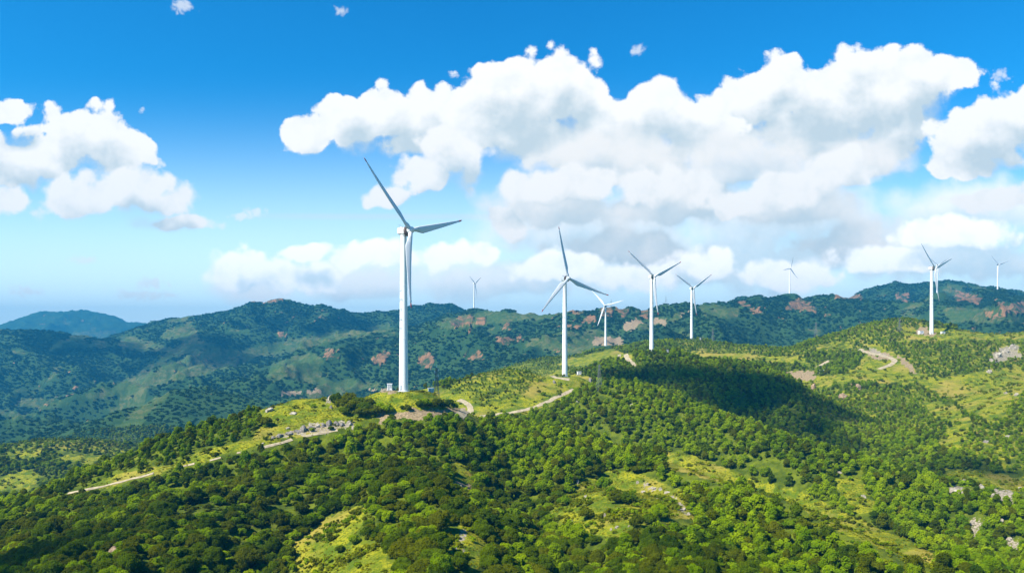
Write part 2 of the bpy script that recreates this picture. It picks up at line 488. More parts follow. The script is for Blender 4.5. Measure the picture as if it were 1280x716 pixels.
def simple_mat(name, col, rough=0.5, var=0.08, scale=0.6, metallic=0.0, spec=0.4, stretch=(1, 1, 1)):
    m, t = new_mat(name)
    pos = t.n('ShaderNodeTexCoord').outputs['Object']
    nz = t.noise(t.v('MULTIPLY', pos, stretch), scale, 5.0, 0.6)
    a = tuple(c * (1 - var) for c in col)
    b = tuple(min(1, c * (1 + var)) for c in col)
    c = t.mix(t.smooth(nz, 0.35, 0.65), a, b)
    bs = t.n('ShaderNodeBsdfPrincipled', None, Base_Color=c, Roughness=rough, Metallic=metallic)
    bs.inputs['Specular IOR Level'].default_value = spec
    t.n('ShaderNodeOutputMaterial', None, Surface=bs.outputs[0])
    return m


# ------------------------------------------------------------------ ground cover plan: polygons in the photo, used where the ground shows there
W2, H2 = 640, 358


def raster(polys, soft=1):
    m = np.zeros((H2, W2))
    yy, xx = np.mgrid[0:H2, 0:W2]
    xx = xx * 2 + 1.0; yy = yy * 2 + 1.0
    wob = 5.0 * gnoise(xx / 21.0, yy / 15.0, 91) + 3.0 * gnoise(xx / 8.0, yy / 6.0, 92)
    wx = xx + wob; wy = yy + 0.5 * wob
    for pl in polys:
        ins = np.zeros((H2, W2), bool)
        n = len(pl)
        for i in range(n):
            x1, y1 = pl[i]; x2, y2 = pl[(i + 1) % n]
            c = ((y1 > wy) != (y2 > wy))
            xi = (x2 - x1) * (wy - y1) / ((y2 - y1) if y2 != y1 else 1e-9) + x1
            ins ^= c & (wx < xi)
        m = np.maximum(m, ins)
    for _ in range(soft):
        q = np.pad(m, 1, mode='edge')
        m = (q[1:-1, 1:-1] * 2 + q[:-2, 1:-1] + q[2:, 1:-1] + q[1:-1, :-2] + q[1:-1, 2:]) / 6
    return m


def look(m, x, y, z):
    yy = np.maximum(y, 20.0)
    c = np.clip(((x / yy) * FPX + HX) / 2, 0, W2 - 1).astype(int)
    r = np.clip((HY - z / yy * FPX) / 2, 0, H2 - 1).astype(int)
    return m[r, c]


GRASS_TOP = [(95, 618), (200, 590), (300, 562), (345, 552), (430, 536), (445, 524), (490, 524), (570, 514), (590, 520), (600, 512), (585, 498), (560, 488), (500, 482), (440, 478),
             (390, 483), (342, 492), (322, 515), (335, 532), (300, 550), (200, 582), (100, 608)]
P_GRASS = [GRASS_TOP,
    [(590, 522), (650, 519), (690, 504), (722, 489), (745, 474), (700, 462), (680, 470), (655, 492), (625, 503), (600, 508)],
    [(362, 680), (398, 655), (430, 636), (462, 634), (450, 660), (432, 680), (478, 680), (495, 718), (372, 718)],
    [(545, 660), (580, 656), (610, 680), (592, 718), (548, 718), (560, 690)],
    [(690, 640), (720, 605), (765, 588), (800, 592), (850, 612), (868, 648), (830, 648), (800, 662), (770, 672), (715, 664)],
    [(826, 562), (870, 571), (928, 593), (915, 607), (835, 584)],
    [(925, 593), (985, 610), (1010, 618), (1070, 648), (1140, 678), (1180, 698), (1170, 706), (1124, 694), (1050, 664), (1000, 634), (940, 606)],
    [(568, 578), (586, 578), (592, 618), (572, 616)],
    [(1165, 588), (1230, 588), (1280, 600), (1280, 616), (1215, 602)],
    [(1128, 466), (1150, 500), (1190, 505), (1215, 530), (1195, 562), (1172, 556), (1192, 530), (1158, 508)],
    [(1150, 478), (1280, 458), (1280, 488), (1240, 524), (1200, 504)],
    [(1088, 428), (1130, 448), (1152, 472), (1110, 480), (1050, 472), (1080, 452)],
    [(1130, 412), (1280, 412), (1280, 424), (1130, 424)],
    [(1000, 470), (1110, 464), (1120, 472), (1010, 484)],
    [(1040, 600), (1075, 595), (1100, 640), (1070, 640)],
    [(690, 456), (760, 434), (790, 446), (720, 456)],
    [(0, 596), (40, 588), (52, 596), (30, 610), (0, 614)], [(60, 572), (110, 568), (160, 574), (110, 580)], [(20, 566), (50, 562), (52, 568), (24, 574)],
    [(860, 440), (1000, 447), (1010, 455), (880, 446)],
]
P_SHRUB = [[(590, 522), (700, 500), (740, 476), (700, 470), (620, 480), (560, 482), (590, 500)], [(980, 560), (1280, 610), (1280, 716), (1150, 680), (1040, 640)],
           [(690, 640), (720, 605), (765, 588), (850, 612), (868, 648), (770, 672)],
           [(355, 690), (398, 650), (430, 630), (470, 630), (455, 662), (480, 676), (500, 718), (365, 718)], [(545, 655), (585, 652), (615, 680), (600, 718), (545, 718)]]
P_ROCK = [[(338, 548), (372, 534), (400, 528), (440, 526), (440, 534), (405, 542), (370, 546)], [(404, 492), (414, 494), (414, 506), (406, 506)],
          [(838, 618), (852, 628), (862, 644), (852, 642)], [(806, 605), (826, 610), (824, 615), (808, 612)],
          [(1186, 608), (1206, 606), (1206, 622), (1190, 622)], [(1240, 612), (1268, 612), (1268, 632), (1242, 630)], [(1210, 648), (1236, 650), (1232, 670), (1212, 668)], [(1250, 672), (1276, 676), (1280, 690), (1258, 688)],
          [(1240, 440), (1272, 430), (1274, 446), (1244, 454)], [(1078, 430), (1100, 438), (1112, 444), (1090, 442)],
          [(540, 636), (560, 640), (556, 650), (540, 648)], [(572, 660), (582, 660), (582, 690), (574, 690)]]
P_SOIL = [[(470, 516), (520, 512), (575, 508), (582, 516), (540, 524), (474, 528)], [(350, 489), (398, 486), (400, 491), (352, 494)], [(462, 486), (492, 486), (492, 491), (464, 491)],
          [(984, 466), (1020, 462), (1018, 474), (990, 480)], [(742, 420), (776, 420), (776, 432), (742, 432)], [(1120, 440), (1140, 456), (1150, 470), (1138, 466)], [(1078, 438), (1110, 440), (1118, 446), (1095, 450)],
          [(1146, 408), (1170, 412), (1170, 419), (1146, 418)], [(560, 600), (590, 604), (588, 612), (566, 612)], [(850, 390), (862, 388), (850, 396)], [(815, 400), (835, 398), (835, 406), (815, 406)], [(775, 405), (800, 398), (806, 402), (780, 414)]]
P_CLIFF = [[(312, 372), (330, 370), (352, 371), (356, 378), (335, 381), (314, 379)], [(560, 398), (588, 392), (590, 408), (562, 410)], [(596, 392), (606, 396), (604, 408), (594, 404)], [(630, 405), (640, 400), (642, 414), (630, 414)], [(715, 408), (742, 392), (746, 400), (728, 408), (718, 412)], [(748, 378), (762, 377), (768, 392), (748, 396)], [(764, 380), (786, 382), (787, 396), (776, 398)],
           [(800, 386), (812, 386), (812, 398), (802, 398)], [(920, 378), (932, 376), (952, 390), (944, 392)], [(982, 382), (1002, 372), (1022, 386), (1018, 390), (984, 389)], [(1040, 366), (1080, 368), (1078, 374), (1044, 372)],
           [(1120, 368), (1140, 366), (1136, 378), (1122, 378)], [(1250, 380), (1280, 374), (1280, 392), (1250, 390)], [(1190, 362), (1230, 370), (1220, 380), (1192, 374)], [(640, 420), (652, 418), (656, 424), (644, 426)],
           [(345, 412), (362, 414), (358, 424), (346, 424)], [(402, 434), (424, 440), (420, 454), (404, 446)], [(464, 450), (482, 436), (490, 444), (478, 458), (464, 458)], [(524, 444), (540, 440), (542, 458), (524, 458)], [(580, 440), (605, 436), (606, 450), (584, 450)], [(620, 420), (640, 420), (640, 432), (624, 432)]]
P_BARE = [[(190, 440), (240, 425), (270, 430), (300, 445), (255, 446)], [(225, 448), (290, 438), (400, 418), (490, 404), (490, 412), (400, 432), (320, 448), (250, 470), (130, 498), (80, 500), (130, 486)], [(85, 415), (140, 412), (150, 418), (95, 424)], [(150, 418), (210, 432), (180, 440), (150, 435)],
          [(60, 440), (110, 430), (100, 420), (70, 428)], [(190, 380 + 40), (240, 400), (250, 430), (220, 425)], [(140, 535), (205, 490), (215, 492), (185, 516), (170, 545), (140, 556)], [(1180, 385), (1260, 385), (1280, 400), (1180, 405)], [(640, 402), (700, 395), (720, 385), (690, 386), (600, 390), (560, 396), (540, 408), (560, 412)],
          [(690, 440), (740, 412), (760, 410), (752, 430), (720, 442)], [(780, 408), (850, 390), (850, 398), (800, 412)], [(360, 512), (400, 478), (440, 474), (480, 480), (440, 490), (380, 500)], [(0, 512), (40, 516), (60, 522), (0, 522)], [(20, 490 + 8), (90, 500), (60, 512), (20, 508)], [(385, 440), (410, 450), (380, 470), (350, 462)], [(870, 380), (930, 385), (920, 396), (880, 394)],
          [(960, 430), (1000, 434), (1010, 445), (960, 440)], [(330, 478), (360, 470), (400, 440), (340, 450)]]
P_LOW = [[(1090, 424), (1140, 418), (1280, 410), (1280, 600), (1200, 565), (1120, 480)], [(840, 424), (1010, 434), (1010, 456), (860, 446)], [(540, 492), (600, 462), (650, 452), (720, 468), (700, 502), (600, 507)],
         [(990, 442), (1060, 408), (1130, 391), (1165, 405), (1100, 428), (1060, 442)], [(0, 543), (60, 534), (120, 536), (200, 575), (110, 566), (0, 562)], [(985, 485), (1120, 488), (1190, 540), (1100, 545), (1010, 520)]]
M_LOW = raster(P_LOW, 2)
M_GRASS, M_SHRUB, M_ROCK, M_SOIL, M_CLIFF, M_BARE = [raster(p, s) for p, s in ((P_GRASS, 1), (P_SHRUB, 2), (P_ROCK, 0), (P_SOIL, 0), (P_CLIFF, 0), (P_BARE, 2))]

# ------------------------------------------------------------------ ground sheet
def build_ground():
    n = NR * NC
    co = np.stack([GX, GY, GZ], -1).reshape(-1, 3).astype(np.float32)
    i = np.arange(NR - 1)[:, None] * NC + np.arange(NC - 1)[None, :]
    q = np.stack([i, i + 1, i + NC + 1, i + NC], -1).reshape(-1, 4).astype(np.int32)
    me = bpy.data.meshes.new('ground')
    me.vertices.add(n); me.vertices.foreach_set('co', co.ravel())
    me.loops.add(q.size); me.loops.foreach_set('vertex_index', q.ravel())
    me.polygons.add(len(q)); me.polygons.foreach_set('loop_start', np.arange(0, q.size, 4, dtype=np.int32))
    me.polygons.foreach_set('use_smooth', np.ones(len(q), bool))
    me.update()
    x, y, z = co.T.astype(float)
    d = np.hypot(x, y)
    near = 1 - sstep(d, 950, 1150)
    vis = sstep(d, 60, 90)
    gr = np.maximum(look(M_GRASS, x, y, z), 0.46 * look(M_LOW, x, y, z)) * (1 - sstep(d, 1400, 1500)) * vis
    ro = look(M_ROCK, x, y, z) * near * vis
    so = look(M_SOIL, x, y, z) * vis
    cl = 0.85 * look(M_CLIFF, x, y, z) * sstep(d, 1200, 1350)
    ba = look(M_BARE, x, y, z) * sstep(d, 800, 950)
    ba = np.clip(ba + sstep(fbm(x, y, 170, 4, 71), 0.22, 0.36) * sstep(d, 1200, 1500) * 0.8, 0, 1)
    cl = np.clip(cl + sstep(ridged(x, y, 90, 4, 77) + 0.5 * fbm(x, y, 260, 2, 78), 0.74, 0.84) * sstep(d, 1300, 1700) * 0.7, 0, 1)
    a = me.attributes.new('cover', 'FLOAT_COLOR', 'POINT')
    a.data.foreach_set('color', np.stack([gr, ro, so, np.ones_like(gr)], -1).astype(np.float32).ravel())
    b = me.attributes.new('far_cover', 'FLOAT_COLOR', 'POINT')
    b.data.foreach_set('color', np.stack([cl, ba, near, np.ones_like(gr)], -1).astype(np.float32).ravel())
    m, t = new_mat('ground')
    pos = t.n('ShaderNodeNewGeometry').outputs['Position']
    c1 = t.n('ShaderNodeSeparateColor', None, Color=t.n('ShaderNodeAttribute', {'attribute_name': 'cover'}).outputs['Color']).outputs
    c2 = t.n('ShaderNodeSeparateColor', None, Color=t.n('ShaderNodeAttribute', {'attribute_name': 'far_cover'}).outputs['Color']).outputs
    n_small = t.noise(pos, 1.3, 5.0, 0.65)
    n_mid = t.noise(pos, 0.16, 5.0, 0.6)
    n_big = t.noise(pos, 0.03, 5.0, 0.6)
    floor = t.mix(t.smooth(n_mid, 0.35, 0.65), (0.034, 0.055, 0.003), (0.095, 0.120, 0.005))
    lush = t.mix(t.smooth(n_mid, 0.36, 0.62), (0.062, 0.100, 0.003), (0.205, 0.200, 0.007))
    lush = t.mix(t.smooth(n_small, 0.48, 0.62), lush, (0.052, 0.082, 0.004))
    lush = t.mix(t.m('MULTIPLY', t.smooth(n_big, 0.50, 0.66), 0.8), lush, (0.235, 0.185, 0.035))
    col = t.mix(t.smooth(t.m('ADD', c1[0], t.m('MULTIPLY', t.m('SUBTRACT', n_mid, 0.5), 0.9)), 0.35, 0.6), floor, lush)
    fl = t.noise(pos, 0.02, 6.0, 0.6)
    dry = t.mix(t.smooth(fl, 0.4, 0.6), (0.045, 0.075, 0.016), (0.088, 0.092, 0.032))
    fine = t.noise(pos, 0.09, 6.0, 0.7)
    dry = t.mix(t.smooth(fine, 0.40, 0.60), dry, (0.028, 0.060, 0.014))
    farfloor = t.mix(t.smooth(fl, 0.35, 0.65), (0.013, 0.038, 0.010), (0.026, 0.058, 0.014))  # shadow between the far trees is put into this dark floor colour
    col = t.mix(c2[2], farfloor, col)
    col = t.mix(t.smooth(t.m('ADD', c2[1], t.m('MULTIPLY', t.m('SUBTRACT', fl, 0.5), 1.2)), 0.35, 0.7), col, dry)
    soil = t.mix(t.smooth(n_small, 0.3, 0.7), (0.13, 0.095, 0.055), (0.29, 0.22, 0.13))
    col = t.mix(t.smooth(t.m('ADD', c1[2], t.m('MULTIPLY', t.m('SUBTRACT', n_mid, 0.5), 2.0)), 0.5, 0.75), col, soil)
    rock = t.mix(t.smooth(n_small, 0.35, 0.65), (0.12, 0.10, 0.08), (0.29, 0.25, 0.195))
    col = t.mix(t.smooth(t.m('ADD', c1[1], t.m('MULTIPLY', t.m('SUBTRACT', n_small, 0.5), 3.0)), 0.7, 0.9), col, rock)
    st = t.noise(t.v('MULTIPLY', pos, (0.05, 0.05, 0.015)), 1.0, 6.0, 0.7)
    cliff = t.mix(t.smooth(st, 0.38, 0.62), (0.075, 0.055, 0.03), (0.27, 0.135, 0.065))
    col = t.mix(t.smooth(t.m('ADD', c2[0], t.m('MULTIPLY', t.m('SUBTRACT', st, 0.5), 3.4)), 0.5, 0.85, 0.0, 0.8), col, cliff)
    hgt = t.m('ADD', t.m('MULTIPLY', n_small, 0.5), t.m('MULTIPLY', n_mid, 2.0))
    hgt = t.m('ADD', hgt, t.m('MULTIPLY', st, t.m('MULTIPLY', c2[0], 14.0)))
    bp = t.n('ShaderNodeBump', None, Strength=0.8, Distance=1.0, Height=hgt)
    bs = t.n('ShaderNodeBsdfPrincipled', None, Base_Color=col, Roughness=0.95, Normal=bp.outputs[0])
    bs.inputs['Specular IOR Level'].default_value = 0.1
    t.n('ShaderNodeOutputMaterial', None, Surface=bs.outputs[0])
    me.materials.append(m)
    o = bpy.data.objects.new('ground', me)
    COL.objects.link(o)
    tag(o, kind='structure')


build_ground()

# ------------------------------------------------------------------ air
def build_haze():
    zlo = float(GZ.min()) - 3.0
    zhi = float(max(GZ.max() + 40, 240))
    x0, x1, y0, y1 = -8400, 8400, -400, 6700
    v = [(x, y, z) for z in (zlo, zhi) for y in (y0, y1) for x in (x0, x1)]
    f = [(0, 2, 3, 1), (4, 5, 7, 6), (0, 1, 5, 4), (2, 6, 7, 3), (0, 4, 6, 2), (1, 3, 7, 5)]
    m, t = new_mat('haze')
    vol = t.n('ShaderNodeVolumePrincipled', None, Color=(0.03, 0.30, 0.60, 1), Density=HAZE, Anisotropy=0.1)
    t.n('ShaderNodeOutputMaterial', None, Volume=vol.outputs[0])
    m.cycles.homogeneous_volume = True if hasattr(m.cycles, 'homogeneous_volume') else True
    o = mesh_obj('haze', v, f, m)
    tag(o, kind='stuff')


HAZE = 1.65e-4
build_haze()

# ------------------------------------------------------------------ paths laid on the ground
M_PATH = simple_mat('path_gravel', (0.27, 0.225, 0.15), 0.95, 0.25, 0.5, spec=0.1)
PATHS = [  # photo polyline, width, label
    ([(85, 617), (130, 607.5), (170, 598.5), (192, 592)], 1.4),
    ([(222, 585), (243, 580.5)], 1.2), ([(262, 576), (276, 572.5)], 1.1), ([(296, 567), (307, 564.5)], 1.1),
    ([(329, 559.5), (347, 555), (365, 550)], 1.6), ([(379, 547), (398, 542.5), (422, 538)], 1.4),
    ([(573, 500), (581, 503), (587, 507), (589, 512), (584, 516), (575, 519), (570, 523)], 3.4),
    ([(600, 521), (625, 518), (650, 515), (672, 508), (688, 501), (704, 493), (718, 487)], 3.4),
    ([(712, 474.5), (697, 473), (688, 471), (686, 469), (697, 468.5)], 3.4),
    ([(774, 443), (780, 446), (786, 450), (791, 454), (795, 459)], 3.6),
    ([(1098, 462), (1110, 458), (1118, 453.5), (1119, 450.5), (1112, 447), (1097, 443.5), (1084, 441), (1074, 438.5), (1078, 436)], 4.6),
    ([(1021, 459), (1029, 455), (1037, 451)], 4.0),
]
PATH_XY = []


def build_paths():
    for k, (pl, w) in enumerate(PATHS):
        pts = []
        for (a, b) in zip(pl[:-1], pl[1:]):
            for q in range(5):
                f = q / 4
                if q == 4 and b is not pl[-1]:
                    continue
                h = hit(a[0] + (b[0] - a[0]) * f, a[1] + (b[1] - a[1]) * f)
                if h is not None:
                    pts.append(h)
        xy = np.array([(p.x, p.y) for p in pts])
        for _ in range(6):
            xy[1:-1] = (xy[:-2] + 2 * xy[1:-1] + xy[2:]) / 4
        # resample every 1.2 m
        seg = np.hypot(*np.diff(xy, axis=0).T)
        s = np.concatenate([[0], np.cumsum(seg)])
        n = max(4, int(s[-1] / 1.2))
        ss = np.linspace(0, s[-1], n)
        X = np.interp(ss, s, xy[:, 0]); Y = np.interp(ss, s, xy[:, 1])
        PATH_XY.append((X, Y, w))
        tx = np.gradient(X); ty = np.gradient(Y); L = np.hypot(tx, ty) + 1e-6
        nx, ny = -ty / L, tx / L
        wv = w * 0.5 * (1 + 0.25 * gnoise(ss / 5.0, ss * 0 + k, 41))
        vs, fs = [], []
        NA = 5
        for j in range(NA):
            f = j / (NA - 1) * 2 - 1
            px, py = X + nx * wv * f, Y + ny * wv * f
            vs.append(np.stack([px, py, hz(px, py) + 0.14 + 0.05 * (1 - abs(f))], -1))
        V = np.stack(vs, 1).reshape(-1, 3)
        for i in range(n - 1):
            for j in range(NA - 1):
                a = i * NA + j
                fs.append((a, a + 1, a + NA + 1, a + NA))
        o = mesh_obj('dirt_path', V, fs, M_PATH, smooth=True)
        tag(o, kind='structure')


build_paths()


def path_dist(x, y):
    r = np.full(x.shape, 1e9)
    for X, Y, w in PATH_XY:
        for a, b in zip(X[::2], Y[::2]):
            r = np.minimum(r, np.hypot(x - a, y - b) - w / 2)
    return r


# ------------------------------------------------------------------ foliage
def leaf_mat(name, dark, light, trans=0.32, patch=0.02):
    m, t = new_mat(name)
    oi = t.n('ShaderNodeObjectInfo')
    rnd = oi.outputs['Random']
    big = t.noise(oi.outputs['Location'], patch, 3.0, 0.6)
    tone = t.n('ShaderNodeAttribute', {'attribute_name': 'tone'}).outputs['Fac']
    f = t.m('ADD', t.m('MULTIPLY', rnd, 0.40), t.m('MULTIPLY', t.smooth(big, 0.35, 0.65), 0.40))
    f = t.m('ADD', f, t.m('MULTIPLY', tone, 0.45), clamp=True)
    col = t.mix(f, dark, light)
    warm = t.m('MULTIPLY', t.smooth(t.m('FRACT', t.m('MULTIPLY', rnd, 7.31)), 0.82, 0.95), 0.18)
    col = t.mix(warm, col, (light[0] * 1.2, light[1] * 0.95, light[2]))
    df = t.n('ShaderNodeBsdfDiffuse', None, Color=col, Roughness=0.9)
    tr = t.n('ShaderNodeBsdfTranslucent', None, Color=t.mix(0.5, col, (light[0] * 1.6, light[1] * 1.5, light[2])))
    mx = t.n('ShaderNodeMixShader', None, Fac=trans, i1=df.outputs[0], i2=tr.outputs[0])
    t.n('ShaderNodeOutputMaterial', None, Surface=mx.outputs[0])
    return m


ML_OAK = [leaf_mat('oak_leaves', (0.025, 0.053, 0.002), (0.116, 0.172, 0.002)),
          leaf_mat('olive_leaves', (0.038, 0.058, 0.002), (0.150, 0.170, 0.003)),
          leaf_mat('fresh_leaves', (0.074, 0.146, 0.001), (0.272, 0.358, 0.002))]
ML_SHRUB = leaf_mat('shrub_leaves', (0.075, 0.120, 0.003), (0.245, 0.260, 0.006), 0.34)
ML_FAR = leaf_mat('far_leaves', (0.014, 0.044, 0.013), (0.042, 0.086, 0.018), 0.2, 0.006)  # blue-green base carries part of the distance haze in its colour
M_BARK = simple_mat('bark', (0.10, 0.075, 0.05), 0.95, 0.3, 3.0, spec=0.1)


def crown_mesh(name, seed, w, h, z0, nl, cards, size, mat, kind='round'):
    rg = np.random.default_rng(seed)
    rx, rz = w / 2, h / 2
    cen = np.zeros((nl, 3)); rad = np.zeros(nl)
    for i in range(nl):
        if kind == 'upright':
            t = rg.uniform(0.02, 1.0)
            a = rg.uniform(0, 6.283)
            q = rx * 0.68 * (1 - t * t) ** 0.5 * rg.uniform(0.4, 1.0)
            cen[i] = (q * math.cos(a), q * math.sin(a), z0 + h * (0.12 + 0.76 * t))
            rad[i] = rx * (0.50 - 0.14 * t) * rg.uniform(0.8, 1.2)
        else:
            u = rg.normal(size=3); u /= np.linalg.norm(u)
            u[2] = abs(u[2]) * 1.25 - 0.5
            q = rg.uniform(0.40, 0.80)
            cen[i] = (u[0] * rx * q, u[1] * rx * q, z0 + rz + u[2] * rz * q * 0.95)
            rad[i] = min(rx, rz * 1.1) * rg.uniform(0.20, 0.36)
    tone = rg.uniform(-0.45, 0.55, nl)
    pr = rad ** 2 / (rad ** 2).sum()
    V = []; T = []
    got = 0
    while got < cards:
        n = cards
        li = rg.choice(nl, n, p=pr)
        u = rg.normal(size=(n, 3)); u /= np.linalg.norm(u, axis=1)[:, None]
        u[:, 2] = np.where((u[:, 2] < -0.2) & (rg.random(n) < 0.6), -u[:, 2], u[:, 2])
        p = cen[li] + u * (rad[li] * np.where(rg.random(n) < 0.09, rg.uniform(1.05, 1.32, n), rg.uniform(0.72, 1.06, n)))[:, None]
        dd = np.linalg.norm(p[:, None, :] - cen[None], axis=2) / rad[None]
        dd[np.arange(n), li] = 9
        keep = (dd.min(1) > 0.72) & (p[:, 2] > z0 * 0.6)
        p, u2, li = p[keep], u[keep], li[keep]
        k = len(p)
        nn = u2 + rg.normal(size=(k, 3)) * 0.42 + np.array([0, 0, 0.25])
        nn /= np.linalg.norm(nn, axis=1)[:, None]
        a = rg.normal(size=(k, 3)); t1 = np.cross(nn, a); t1 /= np.linalg.norm(t1, axis=1)[:, None]
        t2 = np.cross(nn, t1)
        s = size * rg.uniform(0.55, 1.35, k)
        A = t1 * (s * 0.62)[:, None]; B = t2 * (s * 0.42)[:, None]; D = nn * (s * 0.12)[:, None]
        V.append(np.stack([p - A, p - B + D, p + A, p + B + D], 1).reshape(-1, 3))
        T.append(np.repeat(tone[li] + rg.uniform(-0.18, 0.18, k), 4))
        got += k
    V = np.concatenate(V)[:cards * 4]; T = np.concatenate(T)[:cards * 4]
    me = bpy.data.meshes.new(name)
    me.vertices.add(len(V)); me.vertices.foreach_set('co', V.astype(np.float32).ravel())
    me.loops.add(len(V)); me.loops.foreach_set('vertex_index', np.arange(len(V), dtype=np.int32))
    me.polygons.add(cards); me.polygons.foreach_set('loop_start', np.arange(0, len(V), 4, dtype=np.int32))
    me.update()
    at = me.attributes.new('tone', 'FLOAT', 'POINT')
    at.data.foreach_set('value', T.astype(np.float32))
    me.materials.append(mat)
    return me, cen, rad


def tube(bm, pts, radii, seg=6):
    rings = []
    for i, p in enumerate(pts):
        p = Vector(p)
        q = Vector(pts[min(i + 1, len(pts) - 1)]) - Vector(pts[max(i - 1, 0)])
        q.normalize()
        a = q.orthogonal().normalized(); b = q.cross(a)
        rings.append([bm.verts.new(p + (a * math.cos(2 * math.pi * k / seg) + b * math.sin(2 * math.pi * k / seg)) * radii[i]) for k in range(seg)])
    for r0, r1 in zip(rings[:-1], rings[1:]):
        for k in range(seg):
            try:
                bm.faces.new((r0[k], r0[(k + 1) % seg], r1[(k + 1) % seg], r1[k]))
            except ValueError:
                pass
    bm.faces.new(rings[0][::-1]); bm.faces.new(rings[-1])


def trunk_mesh(seed, cen, z0, h, r):
    rg = random.Random(seed)
    bm = bmesh.new()
    top = z0 + h * 0.45
    pts = [(0, 0, -0.6), (rg.uniform(-.1, .1), rg.uniform(-.1, .1), z0 * 0.6), (rg.uniform(-.2, .2), rg.uniform(-.2, .2), top * 0.7), (rg.uniform(-.3, .3), rg.uniform(-.3, .3), top)]
    tube(bm, pts, [r * 1.3, r, r * 0.75, r * 0.4])
    for i in range(0, min(len(cen), 8)):
        c = cen[i]
        s = Vector(pts[2]); e = Vector(c)
        tube(bm, [s, (s + e) / 2 + Vector((0, 0, 0.2)), e], [r * 0.5, r * 0.33, r * 0.12], 5)
    me = bpy.data.meshes.new('trunk')
    bm.to_mesh(me); bm.free()
    me.materials.append(M_BARK)
    return me


# near tree models: (crown mesh, trunk mesh), by colour kind
NEAR = []
for tone_i in range(3):
    for v in range(4):
        sd = 100 + tone_i * 10 + v
        up = v == 3 if tone_i < 2 else v >= 1
        if up:
            me, c, r = crown_mesh('crown', sd, 4.6, 5.6, 0.5, 17, 4200, 0.32, ML_OAK[tone_i], 'upright')
            NEAR.append((me, trunk_mesh(sd, c, 0.7, 5.6, 0.13), tone_i, 'upright', 4.6))
        else:
            me, c, r = crown_mesh('crown', sd, 7.0, 5.4 + 0.4 * v, 0.15, 40 + 5 * v, 8200, 0.31, ML_OAK[tone_i])
            NEAR.append((me, trunk_mesh(sd, c, 0.5, 5.6, 0.19), tone_i, 'round', 7.0))
SHRUBS = [crown_mesh('foliage', 300 + v, 2.0, 1.5, -0.15, 9, 420, 0.26, ML_SHRUB)[0] for v in range(3)]


def proto_collection(name, meshes):
    c = bpy.data.collections.new(name)
    for i, me in enumerate(meshes):
        o = bpy.data.objects.new(f'{name}_{i:02d}', me)
        c.objects.link(o)
    return c


C_OAK = proto_collection('wood_round', [crown_mesh('crown', 400 + v, 7.0, 5.8, 0.1, 36, 1700, 0.60, ML_OAK[v % 3])[0] for v in range(6)])
C_UP = proto_collection('wood_upright', [crown_mesh('crown', 420 + v, 4.4, 5.2, 0.2, 13, 720, 0.56, ML_OAK[(2, 2, 0, 2, 1, 2)[v]], 'upright')[0] for v in range(6)])
C_SHRUB = proto_collection('wood_shrub', [crown_mesh('crown', 440 + v, 2.2, 1.4, -0.2, 8, 130, 0.42, (ML_SHRUB, ML_SHRUB, ML_OAK[2], ML_OAK[1])[v])[0] for v in range(4)])
C_FAR = proto_collection('wood_far', [crown_mesh('crown', 460 + v, 15.0, 6.5, -1.5, 14, 150, 2.7, ML_FAR)[0] for v in range(5)])


def scatter(name, pts, scl, coll, seed):
    n = len(pts)
    rg = np.random.default_rng(seed)
    me = bpy.data.meshes.new(name)
    me.vertices.add(n)
    me.vertices.foreach_set('co', np.asarray(pts, np.float32).ravel())
    for nm, ty, arr in (('scl', 'FLOAT', scl), ('sclb', 'FLOAT', np.asarray(scl) * rg.uniform(0.8, 1.2, n)), ('sclz', 'FLOAT', np.asarray(scl) * rg.uniform(0.66, 1.10, n)), ('rotz', 'FLOAT', rg.uniform(0, 6.283, n)), ('pick', 'INT', rg.integers(0, len(coll.objects), n))):
        a = me.attributes.new(nm, ty, 'POINT')
        a.data.foreach_set('value', np.asarray(arr, np.int32 if ty == 'INT' else np.float32))
    o = bpy.data.objects.new(name, me)
    COL.objects.link(o)
    g = bpy.data.node_groups.new(name, 'GeometryNodeTree')
    g.interface.new_socket('Geometry', in_out='INPUT', socket_type='NodeSocketGeometry')
    g.interface.new_socket('Geometry', in_out='OUTPUT', socket_type='NodeSocketGeometry')
    t = NT(g)
    gi = t.n('NodeGroupInput'); go = t.n('NodeGroupOutput')
    ci = t.n('GeometryNodeCollectionInfo', None, Collection=coll, Separate_Children=True, Reset_Children=True)

    def attr(nm, ty):
        a = t.n('GeometryNodeInputNamedAttribute', {'data_type': ty})
        a.inputs['Name'].default_value = nm
        return a.outputs[0]
    rot = t.n('ShaderNodeCombineXYZ', None, Z=attr('rotz', 'FLOAT'))
    sc3 = t.n('ShaderNodeCombineXYZ', None, X=attr('scl', 'FLOAT'), Y=attr('sclb', 'FLOAT'), Z=attr('sclz', 'FLOAT'))
    ip = t.n('GeometryNodeInstanceOnPoints')
    t.put(ip.inputs['Points'], gi.outputs[0])
    t.put(ip.inputs['Instance'], ci.outputs[0])
    ip.inputs['Pick Instance'].default_value = True
    t.put(ip.inputs['Instance Index'], attr('pick', 'INT'))
    e2r = t.n('FunctionNodeEulerToRotation', None, i0=rot.outputs[0])
    t.put(ip.inputs['Rotation'], e2r.outputs[0])
    t.put(ip.inputs['Scale'], sc3.outputs[0])
    t.put(go.inputs[0], ip.outputs[0])
    md = o.modifiers.new('scatter', 'NODES')
    md.node_group = g
    return o


# what of the ground the viewer can see: highest elevation angle in front of every place
VC = np.arange(-160, 1444, 4.0)
_vx = (VC[:, None] - HX) / FPX * DS[None]
_vy = np.broadcast_to(DS[None], _vx.shape)
VE = np.maximum.accumulate(hz(_vx, _vy) / DS[None], axis=1)


